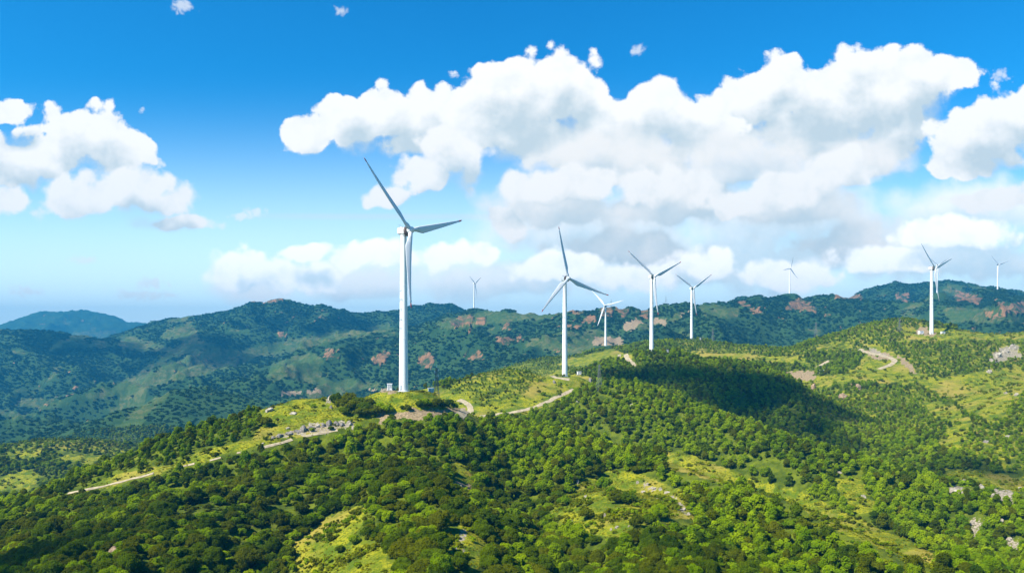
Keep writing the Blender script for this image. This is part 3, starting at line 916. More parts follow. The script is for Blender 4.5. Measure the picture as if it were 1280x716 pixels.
def row_behind(x, y, z):
    """how far (photo rows) a point lies below the ground's outline in front of it; negative is visible"""
    c = np.clip(((x / y * FPX + HX) - VC[0]) / 4.0, 0, len(VC) - 1).astype(int)
    k = np.clip(np.searchsorted(DS, y * 0.985) - 1, 0, len(DS) - 1)
    return (VE[c, k] - z / y) * FPX


def jitter_grid(x0, x1, y0, y1, sp, seed):
    rg = np.random.default_rng(seed)
    gx, gy = np.meshgrid(np.arange(x0, x1, sp), np.arange(y0, y1, sp))
    x = gx.ravel() + rg.uniform(-0.5, 0.5, gx.size) * sp
    y = gy.ravel() + rg.uniform(-0.5, 0.5, gx.size) * sp
    px = x / np.maximum(y, 1) * FPX + HX
    k = (px > -130) & (px < 1410) & (y > 55)
    return x[k], y[k]


TREES = []      # x, y, z, scale, kind ('round'/'upright'), apparent size


def plan_woods():
    out = []
    clr = [(P(a, d, b)[0], d) for (a, b, d, *_) in TURBINES]
    for (y0, y1, sp, seed) in ((55, 330, 2.65, 1), (330, 620, 3.3, 2), (620, 1060, 3.5, 3)):
        x, y = jitter_grid(-1.0 * y1, 1.0 * y1, y0, y1, sp, seed)
        z = hz(x, y)
        keep = row_behind(x, y, z + 5) < 12
        x, y, z = x[keep], y[keep], z[keep]
        px = x / y * FPX + HX; py = HY - z / y * FPX
        rg = np.random.default_rng(50 + seed)
        gr = np.maximum(np.maximum(look(M_GRASS, x, y, z), look(M_GRASS, x, y, z + 2.2)), look(M_GRASS, x, y, z + 3.8) * (y < 330) * (px > 800))
        so = np.maximum(look(M_SOIL, x, y, z), look(M_ROCK, x, y, z))
        gap = fbm(x, y, 34, 3, 61)
        gap2 = fbm(x, y, 14, 3, 63)
        dens = (1 - sstep(gr + 0.5 * gap2, 0.2, 0.5)) * (1 - sstep(so, 0.2, 0.5))
        dens *= 1 - 0.92 * sstep(gap, 0.28, 0.40)
        dens *= 1 - 0.4 * sstep(gap2, 0.26, 0.4)
        # oak wood in the near slope, younger growth on the far slopes and right side
        oak = sstep(-(y - 300), -40, 60) * (1 - 0.75 * sstep(px, 660, 800) * sstep(y, 170, 230)) * (1 - sstep(px, 900, 1000) * 0.5)
        is_oak = rg.random(len(x)) < np.maximum(oak * (1 - look(M_FRESH, x, y, z)), 0.6 * ((px < 320) & (y > 450)))
        # oaks stand wider apart
        dens = np.where(is_oak, dens * 0.74, dens * 0.95)
        ok = rg.random(len(x)) < dens
        for (tx, ty) in clr:
            ok &= np.hypot(x - tx, y - ty) > (14 if ty < 600 else 18)
        x, y, z, is_oak, px = x[ok], y[ok], z[ok], is_oak[ok], px[ok]
        pd = path_dist(x, y)
        ok = pd > np.where(is_oak, 2.6, 1.6)
        # keep the view of the pale ridge path open on the viewer's side
        x, y, z, is_oak = x[ok], y[ok], z[ok], is_oak[ok]
        rg = np.random.default_rng(70 + seed)
        n = len(x)
        big = 0.5 + fbm(x, y, 26, 2, 65)
        s = np.where(is_oak, 0.33 + 0.50 * rg.beta(2, 2.2, n) * (0.6 + 0.8 * big), 0.48 + 0.6 * rg.beta(2, 2.4, n))
        s *= np.where(y > 330, 1.0, np.where(is_oak, 1.0, 1.12)) * np.where(y < 115, 0.8, 1.0)
        s *= 1 - 0.42 * look(M_FRESH, x, y, z)
        s *= 1 - 0.38 * look(M_LOW, x, y, z)
        near_path = np.clip((path_dist(x, y) - 1.5) / 8, 0, 1)
        s *= 0.62 + 0.38 * near_path
        for i in range(n):
            out.append((x[i], y[i], z[i], s[i], 'round' if is_oak[i] else 'upright'))
    # trees that stand on their own or in marked clumps: photo base point, scale, kind
    marks = [(420, 505, .8, 'r'), (428, 512, .95, 'r'), (436, 505, .9, 'r'), (442, 516, 1.0, 'r'), (448, 508, .95, 'r'), (455, 518, 1.0, 'r'), (462, 511, .9, 'r'), (468, 519, .95, 'r'), (476, 514, .85, 'r'), (485, 517, .75, 'r'), (452, 522, .9, 'r'), (431, 518, .7, 'r'),
             (525, 510, .6, 'r'), (532, 508, .65, 'r'), (540, 511, .6, 'r'), (547, 509, .7, 'r'), (555, 511, .6, 'r'), (562, 509, .62, 'r'), (569, 512, .5, 'r'), (510, 513, .4, 'r'), (503, 511, .32, 'r'),
             (326, 531, .8, 'r'), (333, 533, .7, 'r'), (390, 540, .3, 'r'), (414, 538, .4, 'r'),
             (733, 650, .72, 'r'), (796, 660, .62, 'r'), (824, 650, .8, 'r'), (812, 655, .7, 'r'), (755, 612, .8, 'r'), (770, 628, .8, 'r'), (785, 630, .7, 'r'), (705, 632, .8, 'r'),
             (505, 705, .95, 'r'), (530, 708, .9, 'r'), (520, 690, .95, 'r'), (552, 668, .9, 'r'), (575, 712, .7, 'r'), (612, 706, .7, 'r'), (425, 690, .42, 'r'), (380, 668, .5, 'r')]
    for (a, b, s, k) in marks:
        h = hit(a, b)
        if h is not None:
            out.append((h.x, h.y, h.z, s, 'round'))
    return out


M_FRESH = raster([[(80, 612), (200, 560), (345, 500), (345, 524), (310, 545), (200, 584), (100, 616)], [(520, 500), (640, 450), (760, 440), (700, 500), (600, 520)]], 1)
TREES = plan_woods()
N_SINGLE = 290
app = []
for i, (x, y, z, s, k) in enumerate(TREES):
    w = (7.0 if k == 'round' else 4.6) * s
    px = x / y * FPX + HX; py = HY - (z + 3.2 * s) / y * FPX
    a = w / y * FPX
    if -8 < px < 1288 and py < 722 and (HY - (z + 5.6 * s) / y * FPX) < 708:
        app.append((a, i))
app.sort(reverse=True)
SINGLE = [i for a, i in app[:N_SINGLE]]
print('trees', len(TREES), 'smallest single', app[min(N_SINGLE, len(app)) - 1][0])

ZONES = [(35, 690, 'in the lower left corner'), (125, 690, 'near the brown rock at lower left'), (60, 640, 'on the ridge by the left edge'), (150, 620, 'below the lower end of the pale path'),
         (235, 600, 'below the middle of the pale path'), (330, 575, 'below the pale rock outcrop'), (420, 560, 'below the upper end of the pale path'), (170, 660, 'in the broad wood at lower left'), (270, 650, 'left of the scrubby clearing'),
         (300, 700, 'left below the scrubby clearing'), (390, 620, 'above the scrubby clearing'), (450, 500, 'in the clump left of the tallest turbine'), (547, 505, 'on the bank right of the tallest turbine'),
         (480, 590, 'down the slope from the tallest turbine'), (530, 685, 'right of the scrubby clearing'), (520, 635, 'beside the sandy track'), (600, 650, 'between sandy track and stony clearing'),
         (600, 705, 'at the middle of the bottom edge'), (690, 690, 'left below the stony clearing'), (690, 610, 'above the stony clearing'), (770, 625, 'standing within the stony clearing'),
         (850, 670, 'right below the stony clearing'), (770, 705, 'on the edge below the stony clearing'), (900, 705, 'on the edge under the grassy spur'), (960, 660, 'below the yellow grass strip'), (1070, 705, 'at the foot of the grassy spur'),
         (900, 620, 'just below the yellow grass wedge'), (800, 575, 'above the yellow grass wedge'), (1180, 690, 'in the lower right corner'), (1180, 630, 'among the pale rocks at right'), (1050, 620, 'in the hollow behind the grassy spur')]
TONES = ['dark', 'olive', 'bright green']
ORD = ['leftmost', 'second from left', 'third from left', 'fourth from left', 'fifth from left', 'sixth from left', 'seventh from left', 'eighth from left', 'ninth from left']


def build_trees():
    rg = random.Random(5)
    groups = {}
    for i in SINGLE:
        x, y, z, s, k = TREES[i]
        cand = [q for q in range(len(NEAR)) if NEAR[q][3] == k]
        wts = [(1.0, 0.7, 0.35)[NEAR[q][2]] if k == 'round' else (0.35, 0.4, 1.0)[NEAR[q][2]] for q in cand]
        q = rg.choices(cand, wts)[0]
        px = x / y * FPX + HX; py = HY - (z + 3.0 * s) / y * FPX
        zi = min(range(len(ZONES)), key=lambda j: (ZONES[j][0] - px) ** 2 + (1.5 * (ZONES[j][1] - py)) ** 2)
        groups.setdefault((zi, NEAR[q][2], NEAR[q][3]), []).append((px, py, i, q))
    proto = {}
    for (zi, tone, shape), lst in sorted(groups.items()):
        lst.sort(key=lambda e: e[1])
        rows = [lst] if len(lst) <= 8 else ([lst[:len(lst) // 2], lst[len(lst) // 2:]] if len(lst) <= 16 else [lst[:len(lst) // 3], lst[len(lst) // 3:2 * len(lst) // 3], lst[2 * len(lst) // 3:]])
        for ri, row in enumerate(rows):
            row.sort()
            rn = '' if len(rows) == 1 else (('upper ', 'lower ') if len(rows) == 2 else ('upper ', 'middle ', 'lower '))[ri]
            noun = f"{rn}{TONES[tone]} {'rounded' if shape == 'round' else 'slim'} trees"
            for oi, (px, py, i, q) in enumerate(row):
                x, y, z, s, k = TREES[i]
                rz = rg.uniform(0, 6.283)
                if len(row) == 1:
                    lab = f"the one {noun[:-1]} {ZONES[zi][2]}"
                else:
                    o_ = 'rightmost' if oi == len(row) - 1 else ORD[min(oi, 8)]
                    lab = f"{o_} of the {noun} {ZONES[zi][2]}"
                if q not in proto:
                    root = empty('broadleaf_tree', (x, y, z), rz)
                    for nm, me in (('crown', NEAR[q][0]), ('trunk', NEAR[q][1])):
                        c = bpy.data.objects.new(nm, me); COL.objects.link(c); c.parent = root
                    proto[q] = root
                else:
                    src = proto[q]
                    root = src.copy(); COL.objects.link(root)
                    root.location = (x, y, z); root.rotation_euler = (0, 0, rz)
                    for ch in list(src.children):
                        c = ch.copy(); COL.objects.link(c); c.parent = root
                root.scale = (s, s * rg.uniform(0.85, 1.15), s * rg.uniform(0.78, 1.22))
                tag(root, lab, 'tree', 'trees on the near slope')


build_trees()

# the rest of the woods
rest = sorted(set(range(len(TREES))) - set(SINGLE))
a = [TREES[i] for i in rest if TREES[i][4] == 'round']
b = [TREES[i] for i in rest if TREES[i][4] == 'upright']
tag(scatter('woodland', [q[:3] for q in a], [q[3] for q in a], C_OAK, 1), kind='stuff')
tag(scatter('young_woodland', [q[:3] for q in b], [q[3] for q in b], C_UP, 2), kind='stuff')


def plan_scrub():
    pts = []
    for (y0, y1, sp, seed) in ((60, 260, 1.55, 11), (260, 460, 2.6, 12), (460, 900, 4.2, 13)):
        x, y = jitter_grid(-1.0 * y1, 1.0 * y1, y0, y1, sp, seed)
        z = hz(x, y)
        k = row_behind(x, y, z + 1) < 3
        x, y, z = x[k], y[k], z[k]
        gr = look(M_GRASS, x, y, z); sh = look(M_SHRUB, x, y, z)
        px = x / y * FPX + HX; py = HY - z / y * FPX
        hill = (px > 320) & (px < 590) & (py < 540) & (y > 280)
        cl = fbm(x, y, 11, 3, 88)
        dens = 0.35 + 0.5 * sstep(cl, -0.05, 0.3)
        dens = np.where(gr > 0.4, np.where(sh > 0.4, 0.9, 0.75) * sstep(cl, -0.2, 0.2), dens * 0.5)
        dens = np.where(hill, dens * 0.35, dens)
        dens *= 1 - np.maximum(look(M_SOIL, x, y, z), look(M_ROCK, x, y, z)) * 0.9
        rg = np.random.default_rng(seed)
        ok = rg.random(len(x)) < dens
        x, y, z = x[ok], y[ok], z[ok]
        ok = path_dist(x, y) > 0.8
        x, y, z = x[ok], y[ok], z[ok]
        s = rg.uniform(0.3, 1.0, len(x)) ** 1.4 * 1.5 * np.where(y > 460, 1.4, 1.0)
        s = np.maximum(s, 0.3)
        pts += list(zip(x, y, z, s))
    return pts


SCRUB = plan_scrub()
print('scrub', len(SCRUB))
tag(scatter('scrub', [q[:3] for q in SCRUB], [q[3] for q in SCRUB], C_SHRUB, 3), kind='stuff')


M_TUFT = leaf_mat('grass_blades', (0.110, 0.135, 0.003), (0.290, 0.275, 0.010), 0.4, 0.05)
C_TUFT = proto_collection('tuft', [crown_mesh('tuft', 480 + v, 1.6, 0.42, -0.12, 7, 60, 0.30, M_TUFT)[0] for v in range(4)])


def plan_tufts():
    x, y = jitter_grid(-330, 330, 90, 430, 0.85, 31)
    k = row_behind(x, y, hz(x, y) + 0.4) < 1.5
    x, y = x[k], y[k]
    z = hz(x, y)
    cl = fbm(x, y, 6, 3, 89)
    dens = look(M_GRASS, x, y, z) * (0.12 + 0.6 * sstep(cl, -0.05, 0.3)) * (1 - np.maximum(look(M_SOIL, x, y, z), look(M_ROCK, x, y, z)) * 0.7)
    rg = np.random.default_rng(32)
    k = rg.random(len(x)) < dens
    x, y, z = x[k], y[k], z[k]
    k = path_dist(x, y) > rg.uniform(-0.5, 0.4, len(x))
    x, y, z = x[k], y[k], z[k]
    return np.stack([x, y, z], -1), rg.uniform(0.35, 0.9, len(x))


tp_, ts_ = plan_tufts()
print('tufts', len(tp_))
tag(scatter('grass', tp_, ts_, C_TUFT, 5), kind='stuff')


def plan_far():
    x, y = jitter_grid(-2300, 2600, 1040, 3000, 7.6, 21)
    k = np.abs(x / y) < 0.76
    x, y = x[k], y[k]
    z = hz(x, y)
    k = row_behind(x, y, z + 8) < 8
    x, y, z = x[k], y[k], z[k]
    cl = look(M_CLIFF, x, y, z); ba = look(M_BARE, x, y, z); so = look(M_SOIL, x, y, z)
    f1 = fbm(x, y, 170, 4, 71); f2 = fbm(x, y, 45, 3, 72)
    rk = sstep(ridged(x, y, 90, 4, 77) + 0.5 * fbm(x, y, 260, 2, 78), 0.74, 0.84)
    dens = 1 - 0.985 * sstep(ba + 0.9 * f2, 0.36, 0.48)
    dens *= 1 - 0.97 * sstep(f1 + 0.4 * f2, 0.24, 0.32)
    dens *= 1 - np.maximum(np.maximum(cl, rk * 0.7), so)
    rg = np.random.default_rng(22)
    ok = rg.random(len(x)) < dens * 0.95
    for (a, b, d, *_) in TURBINES:
        if d > 1100:
            ok &= np.hypot(x - P(a, d, b)[0], y - d) > 22
    x, y, z = x[ok], y[ok], z[ok]
    s = rg.uniform(0.4, 0.85, len(x)) * np.where(y < 1500, 0.75, 1.0)
    return x, y, z, s


fx, fy, fz_, fs_ = plan_far()
print('far', len(fx))
tag(scatter('mountain_forest', np.stack([fx, fy, fz_], -1), fs_, C_FAR, 4), kind='stuff')

# ------------------------------------------------------------------ wind turbines
M_WHITE = simple_mat('turbine_paint', (0.66, 0.66, 0.65), 0.38, 0.07, 1.4, spec=0.4, stretch=(1, 1, 0.05))
M_BLADE = simple_mat('blade_paint', (0.52, 0.53, 0.54), 0.42, 0.04, 0.3, spec=0.4)
M_TIP = simple_mat('red_tip', (0.45, 0.04, 0.03), 0.45, 0.08, 1.0)
M_DARK = simple_mat('dark_hub', (0.07, 0.05, 0.045), 0.6, 0.15, 1.0)
M_MARK = simple_mat('grey_lettering', (0.20, 0.23, 0.28), 0.6, 0.05, 1.0)
M_STEEL = simple_mat('galvanised_steel', (0.16, 0.165, 0.165), 0.6, 0.15, 2.0, metallic=0.3)
M_CONC = simple_mat('concrete', (0.42, 0.40, 0.37), 0.9, 0.12, 1.5, spec=0.2)
M_GREYD = simple_mat('grey_door', (0.33, 0.35, 0.37), 0.5, 0.06, 1.0)


def lathe(prof, seg=32):
    v, f = [], []
    for (r, z) in prof:
        for k in range(seg):
            a = 2 * math.pi * k / seg
            v.append((r * math.cos(a), r * math.sin(a), z))
    for i in range(len(prof) - 1):
        for k in range(seg):
            f.append((i * seg + k, i * seg + (k + 1) % seg, (i + 1) * seg + (k + 1) % seg, (i + 1) * seg + k))
    f.append(tuple(range(seg))[::-1])
    f.append(tuple((len(prof) - 1) * seg + k for k in range(seg)))
    return v, f


def bm_box(bm, c, s, rot=None, bev=0.0):
    m = Matrix.Translation(c) @ (rot.to_4x4() if rot else Matrix()) @ Matrix.Diagonal((*s, 1))
    r = bmesh.ops.create_cube(bm, size=1.0, matrix=m)
    if bev:
        es = list({e for v in r['verts'] for e in v.link_edges})
        bmesh.ops.bevel(bm, geom=es, offset=bev, segments=3, affect='EDGES', profile=0.6)


def bm_obj(name, bm, mat, parent=None, smooth=False, loc=(0, 0, 0), rot=None):
    me = bpy.data.meshes.new(name)
    bmesh.ops.recalc_face_normals(bm, faces=bm.faces)
    bm.to_mesh(me); bm.free()
    if smooth:
        me.polygons.foreach_set('use_smooth', [True] * len(me.polygons))
        try:
            me.set_sharp_from_angle(angle=R(35))
        except Exception:
            pass
    me.materials.append(mat)
    o = bpy.data.objects.new(name, me)
    COL.objects.link(o)
    o.parent = parent
    o.location = loc
    if rot:
        o.rotation_euler = rot
    return o


def blade_sections(r0, r1, n, L=34.0):
    vs = []
    NS = 14
    rings = []
    for i in range(n):
        t = r0 + (r1 - r0) * i / (n - 1)
        z = 0.6 + t * L
        if t < 0.05:
            ch, th = 1.75, 1.75
        elif t < 0.22:
            q = sstep(t, 0.05, 0.22)
            ch = 1.75 + (3.1 - 1.75) * q; th = 1.75 + (0.75 - 1.75) * q
        else:
            q = (t - 0.22) / 0.78
            ch = 3.1 * (1 - q) ** 0.9 * 0.82 + 0.55 * q + 3.1 * 0.18 * (1 - q)
            th = 0.75 * (1 - q) + 0.10
        if t > 0.985:
            ch *= 0.55
        tw = R(14) * (1 - min(1, t / 0.8)) + R(3)
        ring = []
        for k in range(NS):
            a = 2 * math.pi * k / NS
            cx = math.cos(a); sy = math.sin(a)
            off = 0.0 if t < 0.05 else 0.22 * ch * min(1, (t - 0.05) / 0.15)
            xx = cx * ch / 2 + off
            yy = sy * th / 2 * (1 if t < 0.08 else (0.62 + 0.38 * -cx))
            X = xx * math.cos(tw) - yy * math.sin(tw)
            Y = xx * math.sin(tw) + yy * math.cos(tw)
            ring.append((X, Y - 2.2 * t * t, z))
        rings.append(ring)
    v = [p for r in rings for p in r]
    f = []
    for i in range(n - 1):
        for k in range(NS):
            f.append((i * NS + k, i * NS + (k + 1) % NS, (i + 1) * NS + (k + 1) % NS, (i + 1) * NS + k))
    f.append(tuple(range(NS))[::-1]); f.append(tuple((n - 1) * NS + k for k in range(NS)))
    return v, f


GLYPHS = [[(-.5, .3, .5, .3), (0, .5, 0, -.5), (-.4, -.1, .4, -.1), (-.5, -.5, -.1, -.1)],
          [(-.5, .45, .5, .45), (-.5, .45, -.5, -.5), (.5, .45, .5, -.5), (-.3, .1, .3, .1), (-.5, -.5, .5, -.5), (0, .3, 0, -.3)],
          [(-.5, .2, .5, .2), (-.2, .5, -.2, -.5), (.2, .5, .2, -.5), (-.5, -.3, .5, -.3)],
          [(-.4, .5, .4, .5), (-.4, .1, .4, .1), (0, .5, 0, -.2), (-.5, -.2, .5, -.2), (-.5, -.5, -.2, -.2), (.2, -.2, .5, -.5)],
          [(-.5, .4, .5, .4), (0, .5, 0, -.5), (-.3, .1, .3, .1), (-.5, -.2, .5, -.2)]]


def lettering(parent, rad_at, zc, pitch, size, n, ang):
    """a column of characters standing on the tower's skin, each a few strokes"""
    bm = bmesh.new()
    for k in range(n):
        z0 = zc - k * pitch
        for (x0, y0, x1, y1) in GLYPHS[k % 5]:
            m = 5
            for j in range(m):
                f0, f1 = j / m, (j + 1) / m
                xa, ya = x0 + (x1 - x0) * f0, y0 + (y1 - y0) * f0
                xb, yb = x0 + (x1 - x0) * f1, y0 + (y1 - y0) * f1
                zz = z0 + (ya + yb) / 2 * size
                r = rad_at(zz)
                a = ang + (xa + xb) / 2 * size / r
                hor = abs(x1 - x0) > abs(y1 - y0)
                sx = abs(xb - xa) * size + 0.17
                sz = abs(yb - ya) * size + 0.17
                bm_box(bm, (math.cos(a) * (r + 0.015), math.sin(a) * (r + 0.015), zz), (0.05, sx, sz), Matrix.Rotation(a, 3, 'Z'))
    return bm_obj('lettering', bm, M_MARK, parent)


BL_V, BL_F = blade_sections(0.0, 0.945, 30)
TP_V, TP_F = blade_sections(0.945, 1.0, 6)


def make_turbine(i, px, py, d, H, yaw, tilt, th1, label):
    x, y, z = P(px, d, py)
    al = math.atan2(px - HX, FPX)
    back = Vector((-math.sin(al), -math.cos(al), 0)); right = Vector((math.cos(al), -math.sin(al), 0))
    ax = back * math.cos(R(yaw)) + right * math.sin(R(yaw))
    rz = math.atan2(ax.x, -ax.y)                        # local -Y is the rotor's front
    root = empty('wind_turbine', (x, y, z - 0.1), rz)
    tag(root, label, 'wind turbine', 'white wind turbines along the ridges')
    rb, rt = 1.88, 1.25

    def rad(zz):
        return rb + (rt - rb) * max(0, min(1, zz / (H - 1.7)))
    prof = [(rb + .55, -1.0), (rb + .55, 0.25), (rb, 0.26)]
    zs = [0.3, H * .33 - .12, H * .33 - .1, H * .33 + .1, H * .33 + .12, H * .66 - .12, H * .66 - .1, H * .66 + .1, H * .66 + .12, H - 1.75]
    for q in zs:
        e = 0.05 if any(abs(q - H * c) < 0.105 for c in (.33, .66)) else 0
        prof.append((rad(q) + e, q))
    prof += [(rt + .12, H - 1.74), (rt + .12, H - 1.5), (rt - .1, H - 1.45)]
    v, f = lathe(prof, 40)
    tw = mesh_obj('tower', v, f, M_WHITE, root, smooth=True)
    tw.data.set_sharp_from_angle(angle=R(40))
    if d < 1100:
        bm = bmesh.new()
        a0 = -rz - math.pi / 2 - 0.55
        bm_box(bm, (math.cos(a0) * (rb + 0.02), math.sin(a0) * (rb + 0.02), 1.75), (0.12, 0.95, 2.1), Matrix.Rotation(a0, 3, 'Z'), 0.04)
        bm_obj('door', bm, M_GREYD, root)
        bm = bmesh.new()
        for k in range(5):
            q = rb + 0.55 + k * 0.32
            bm_box(bm, (math.cos(a0) * q, math.sin(a0) * q, 0.62 - k * 0.16), (0.3, 1.1, 0.07), Matrix.Rotation(a0, 3, 'Z'))
        for sgn in (-1, 1):
            n_ = Vector((-math.sin(a0), math.cos(a0), 0)) * 0.55 * sgn
            c = Vector((math.cos(a0), math.sin(a0), 0)) * (rb + 1.1) + n_
            bm_box(bm, c + Vector((0, 0, 0.9)), (1.5, 0.05, 0.05), Matrix.Rotation(a0, 3, 'Z'))
            bm_box(bm, c + Vector((0, 0, 0.45)), (0.06, 0.05, 0.95), Matrix.Rotation(a0, 3, 'Z'))
        bm_obj('stairs', bm, M_STEEL, root)
    if i in (0, 1, 2, 3, 5):
        dz = {0: (41.0, 3.9, 1.15), 1: (43.0, 3.6, 1.25), 2: (42, 3.6, 1.25), 3: (42, 3.6, 1.3), 5: (41, 3.6, 1.3)}[i]
        lettering(root, rad, dz[0], dz[1], dz[2], 5, -rz - math.pi / 2 - 0.62)
    # nacelle
    bm = bmesh.new()
    bm_box(bm, (0, 0.45, H + 0.15), (2.9, 4.3, 2.9), None, 0.95)
    nac = bm_obj('nacelle', bm, M_WHITE, root, smooth=True)
    bm = bmesh.new()
    bm_box(bm, (0.0, 1.0, H + 1.75), (1.2, 1.0, 0.5), None, 0.08)
    bm_obj('cooler', bm, M_GREYD, nac)
    bm = bmesh.new()
    for sx in (-.55, .55):
        tube(bm, [(sx, 1.9, H + 1.2), (sx, 1.9, H + 2.9)], [0.05, 0.04], 6)
    bm_box(bm, (0, 1.9, H + 2.6), (1.3, 0.06, 0.06))
    bm_obj('wind_vane', bm, M_STEEL, nac)
    hub_y = -3.75
    T = Matrix.Translation((0, hub_y, H + 0.25)) @ Matrix.Rotation(-R(tilt), 4, 'X')
    # spinner and neck
    v, f = lathe([(0.05, -1.75), (0.6, -1.6), (1.1, -1.15), (1.4, -0.4), (1.45, 0.5), (1.3, 1.1)], 24)
    v = [(p[0], p[2], p[1]) for p in v]
    hub = mesh_obj('hub', v, f, M_BLADE, root, smooth=True)
    hub.matrix_local = T
    v, f = lathe([(1.5, 0.0), (2.05, 0.12), (2.12, 0.3), (2.12, 1.0), (2.0, 1.15), (1.4, 1.2)], 32)
    v = [(p[0], p[2], p[1]) for p in v]
    nk = mesh_obj('generator', v, f, M_DARK, root, smooth=True)
    nk.matrix_local = T @ Matrix.Translation((0, 1.05, 0))
    for k in range(3):
        th = th1 + (0, -120, 120)[k]
        M = T @ Matrix.Rotation(R(90 - th), 4, 'Y')
        b = mesh_obj('blade', BL_V, BL_F, M_BLADE, root, smooth=True)
        b.matrix_local = M
        tp = mesh_obj('tip', TP_V, TP_F, M_TIP if i < 4 else M_BLADE, b, smooth=True)
        if i < 4:
            tag(tp, 'red blade tip')
    return root


T_LAB = ['tallest white turbine, in front, with red blade tips, beside the lattice mast',
         'second largest white turbine, on the grassy knoll with looping path',
         'white turbine standing on the dark shaded hill behind the knoll',
         'white turbine on the bright green hill right of the shaded hill',
         'small white turbine on the sandy mound in front of red cliffs',
         'white turbine on the flat green hilltop at right',
         'distant turbine whose rotor shows just behind the right hilltop turbine',
         'tiny turbine far right on the mountain ridge near the photo edge',
         'tiny distant turbine on the ridge right of the tallest turbine',
         'tiny distant turbine on the middle of the far ridge']
for i, q in enumerate(TURBINES):
    make_turbine(i, *q, T_LAB[i])


# ------------------------------------------------------------------ lattice masts and pylons
def strut(bm, a, b, w):
    a = Vector(a); b = Vector(b)
    dv = b - a
    m = Matrix.Translation((a + b) / 2) @ dv.to_track_quat('Z', 'Y').to_matrix().to_4x4() @ Matrix.Diagonal((w, w, dv.length, 1))
    bmesh.ops.create_cube(bm, size=1.0, matrix=m)


def make_pylon(px, py, d, h, wb, arms, w, name, label, cat, rz=0.4, dishes=False):
    x, dd, _ = P(px, d, py)
    root = empty(name, (x, dd, float(hz(x, dd)) - 0.3), rz)
    tag(root, label, cat)
    wt = wb * 0.22
    n = 7

    def hw(t):
        return (wb + (wt - wb) * min(1, t * 1.15)) / 2
    bm = bmesh.new(); br = bmesh.new()
    for sx in (-1, 1):
        for sy in (-1, 1):
            for k in range(n):
                t0, t1 = k / n, (k + 1) / n
                strut(bm, (sx * hw(t0), sy * hw(t0), t0 * h), (sx * hw(t1), sy * hw(t1), t1 * h), w)
    for k in range(n):
        t0, t1 = k / n, (k + 1) / n
        a, b = hw(t0), hw(t1)
        for (p, q) in (((-a, -a), (b, -b)), ((a, -a), (b, b)), ((a, a), (-b, b)), ((-a, a), (-b, -b)), ((a, -a), (-b, -b)), ((a, a), (b, -b)), ((-a, a), (b, b)), ((-a, -a), (-b, b))):
            strut(br, (*p, t0 * h), (*q, t1 * h), w * 0.6)
        for (p, q) in (((-b, -b), (b, -b)), ((b, -b), (b, b)), ((b, b), (-b, b)), ((-b, b), (-b, -b))):
            strut(br, (*p, t1 * h), (*q, t1 * h), w * 0.6)
    bm_obj('legs', bm, M_STEEL, root)
    bm_obj('bracing', br, M_STEEL, root)
    for (za, L) in arms:
        bm = bmesh.new()
        for s in (-1, 1):
            strut(bm, (0, 0, za * h + 0.5), (s * L, 0, za * h), w * 0.8)
            strut(bm, (0, 0.2, za * h - 0.3), (s * L, 0, za * h), w * 0.8)
            strut(bm, (s * L, 0, za * h), (s * L, 0, za * h - 0.8), w * 0.7)
        bm_obj('crossarm', bm, M_STEEL, root)
    if dishes:
        bm = bmesh.new()
        strut(bm, (0, 0, h), (0, 0, h * 1.1), w)
        for (zz, s) in ((.92, 1), (.86, -1), (.72, 1), (.6, -1)):
            bm_box(bm, (s * 0.75, 0, zz * h), (0.25, 0.5, 0.9), None, 0.03)
            strut(bm, (0, 0, zz * h), (s * 0.75, 0, zz * h), w * 0.7)
        bm_obj('antenna', bm, M_WHITE, root)
    return root


make_pylon(545.5, 490, 333, 12.4, 2.2, [], 0.11, 'lattice_mast', 'short lattice mast with antennas right of the tallest turbine', 'mast', dishes=True)
make_pylon(749, 470, 462, 15.5, 3.0, [(.78, 2.6), (.95, 1.8)], 0.085, 'pylon', 'grey lattice pylon on the dark slope right of the second turbine', 'pylon')
make_pylon(1124.5, 419, 800, 14, 3.2, [(.8, 2.4), (.95, 1.6)], 0.14, 'pylon', 'lattice pylon on the green hill left of the hilltop turbine', 'pylon')
make_pylon(1020, 438, 850, 20, 3.4, [(.75, 3.2), (.92, 2.4)], 0.14, 'pylon', 'faint lattice pylon left of the winding road', 'pylon')
make_pylon(891, 424, 1010, 18, 3.2, [(.78, 3.0), (.94, 2.2)], 0.14, 'pylon', 'faint lattice pylon right of the turbine on the bright hill', 'pylon')


def make_ridge_mast(px, row, d, h, label):
    x = (px - HX) / FPX * d
    root = empty('radio_mast', (x, d, float(hz(x, d)) - 0.5))
    tag(root, label, 'mast')
    bm = bmesh.new()
    tube(bm, [(0, 0, 0), (0, 0, h * .6), (0, 0, h)], [0.5, 0.38, 0.2], 8)
    bm_obj('pole', bm, M_STEEL, root)
    bm = bmesh.new()
    for k in range(3):
        a = k * 2.094
        strut(bm, (math.cos(a) * h * .3, math.sin(a) * h * .3, 0), (0, 0, h * .8), 0.12)
    bm_obj('guy_wires', bm, M_STEEL, root)


make_ridge_mast(832.5, 377, 1900, 24, 'thin radio mast on the ridge between the two middle turbines')
make_ridge_mast(764, 376, 1890, 20, 'thin radio mast above the red cliffs')


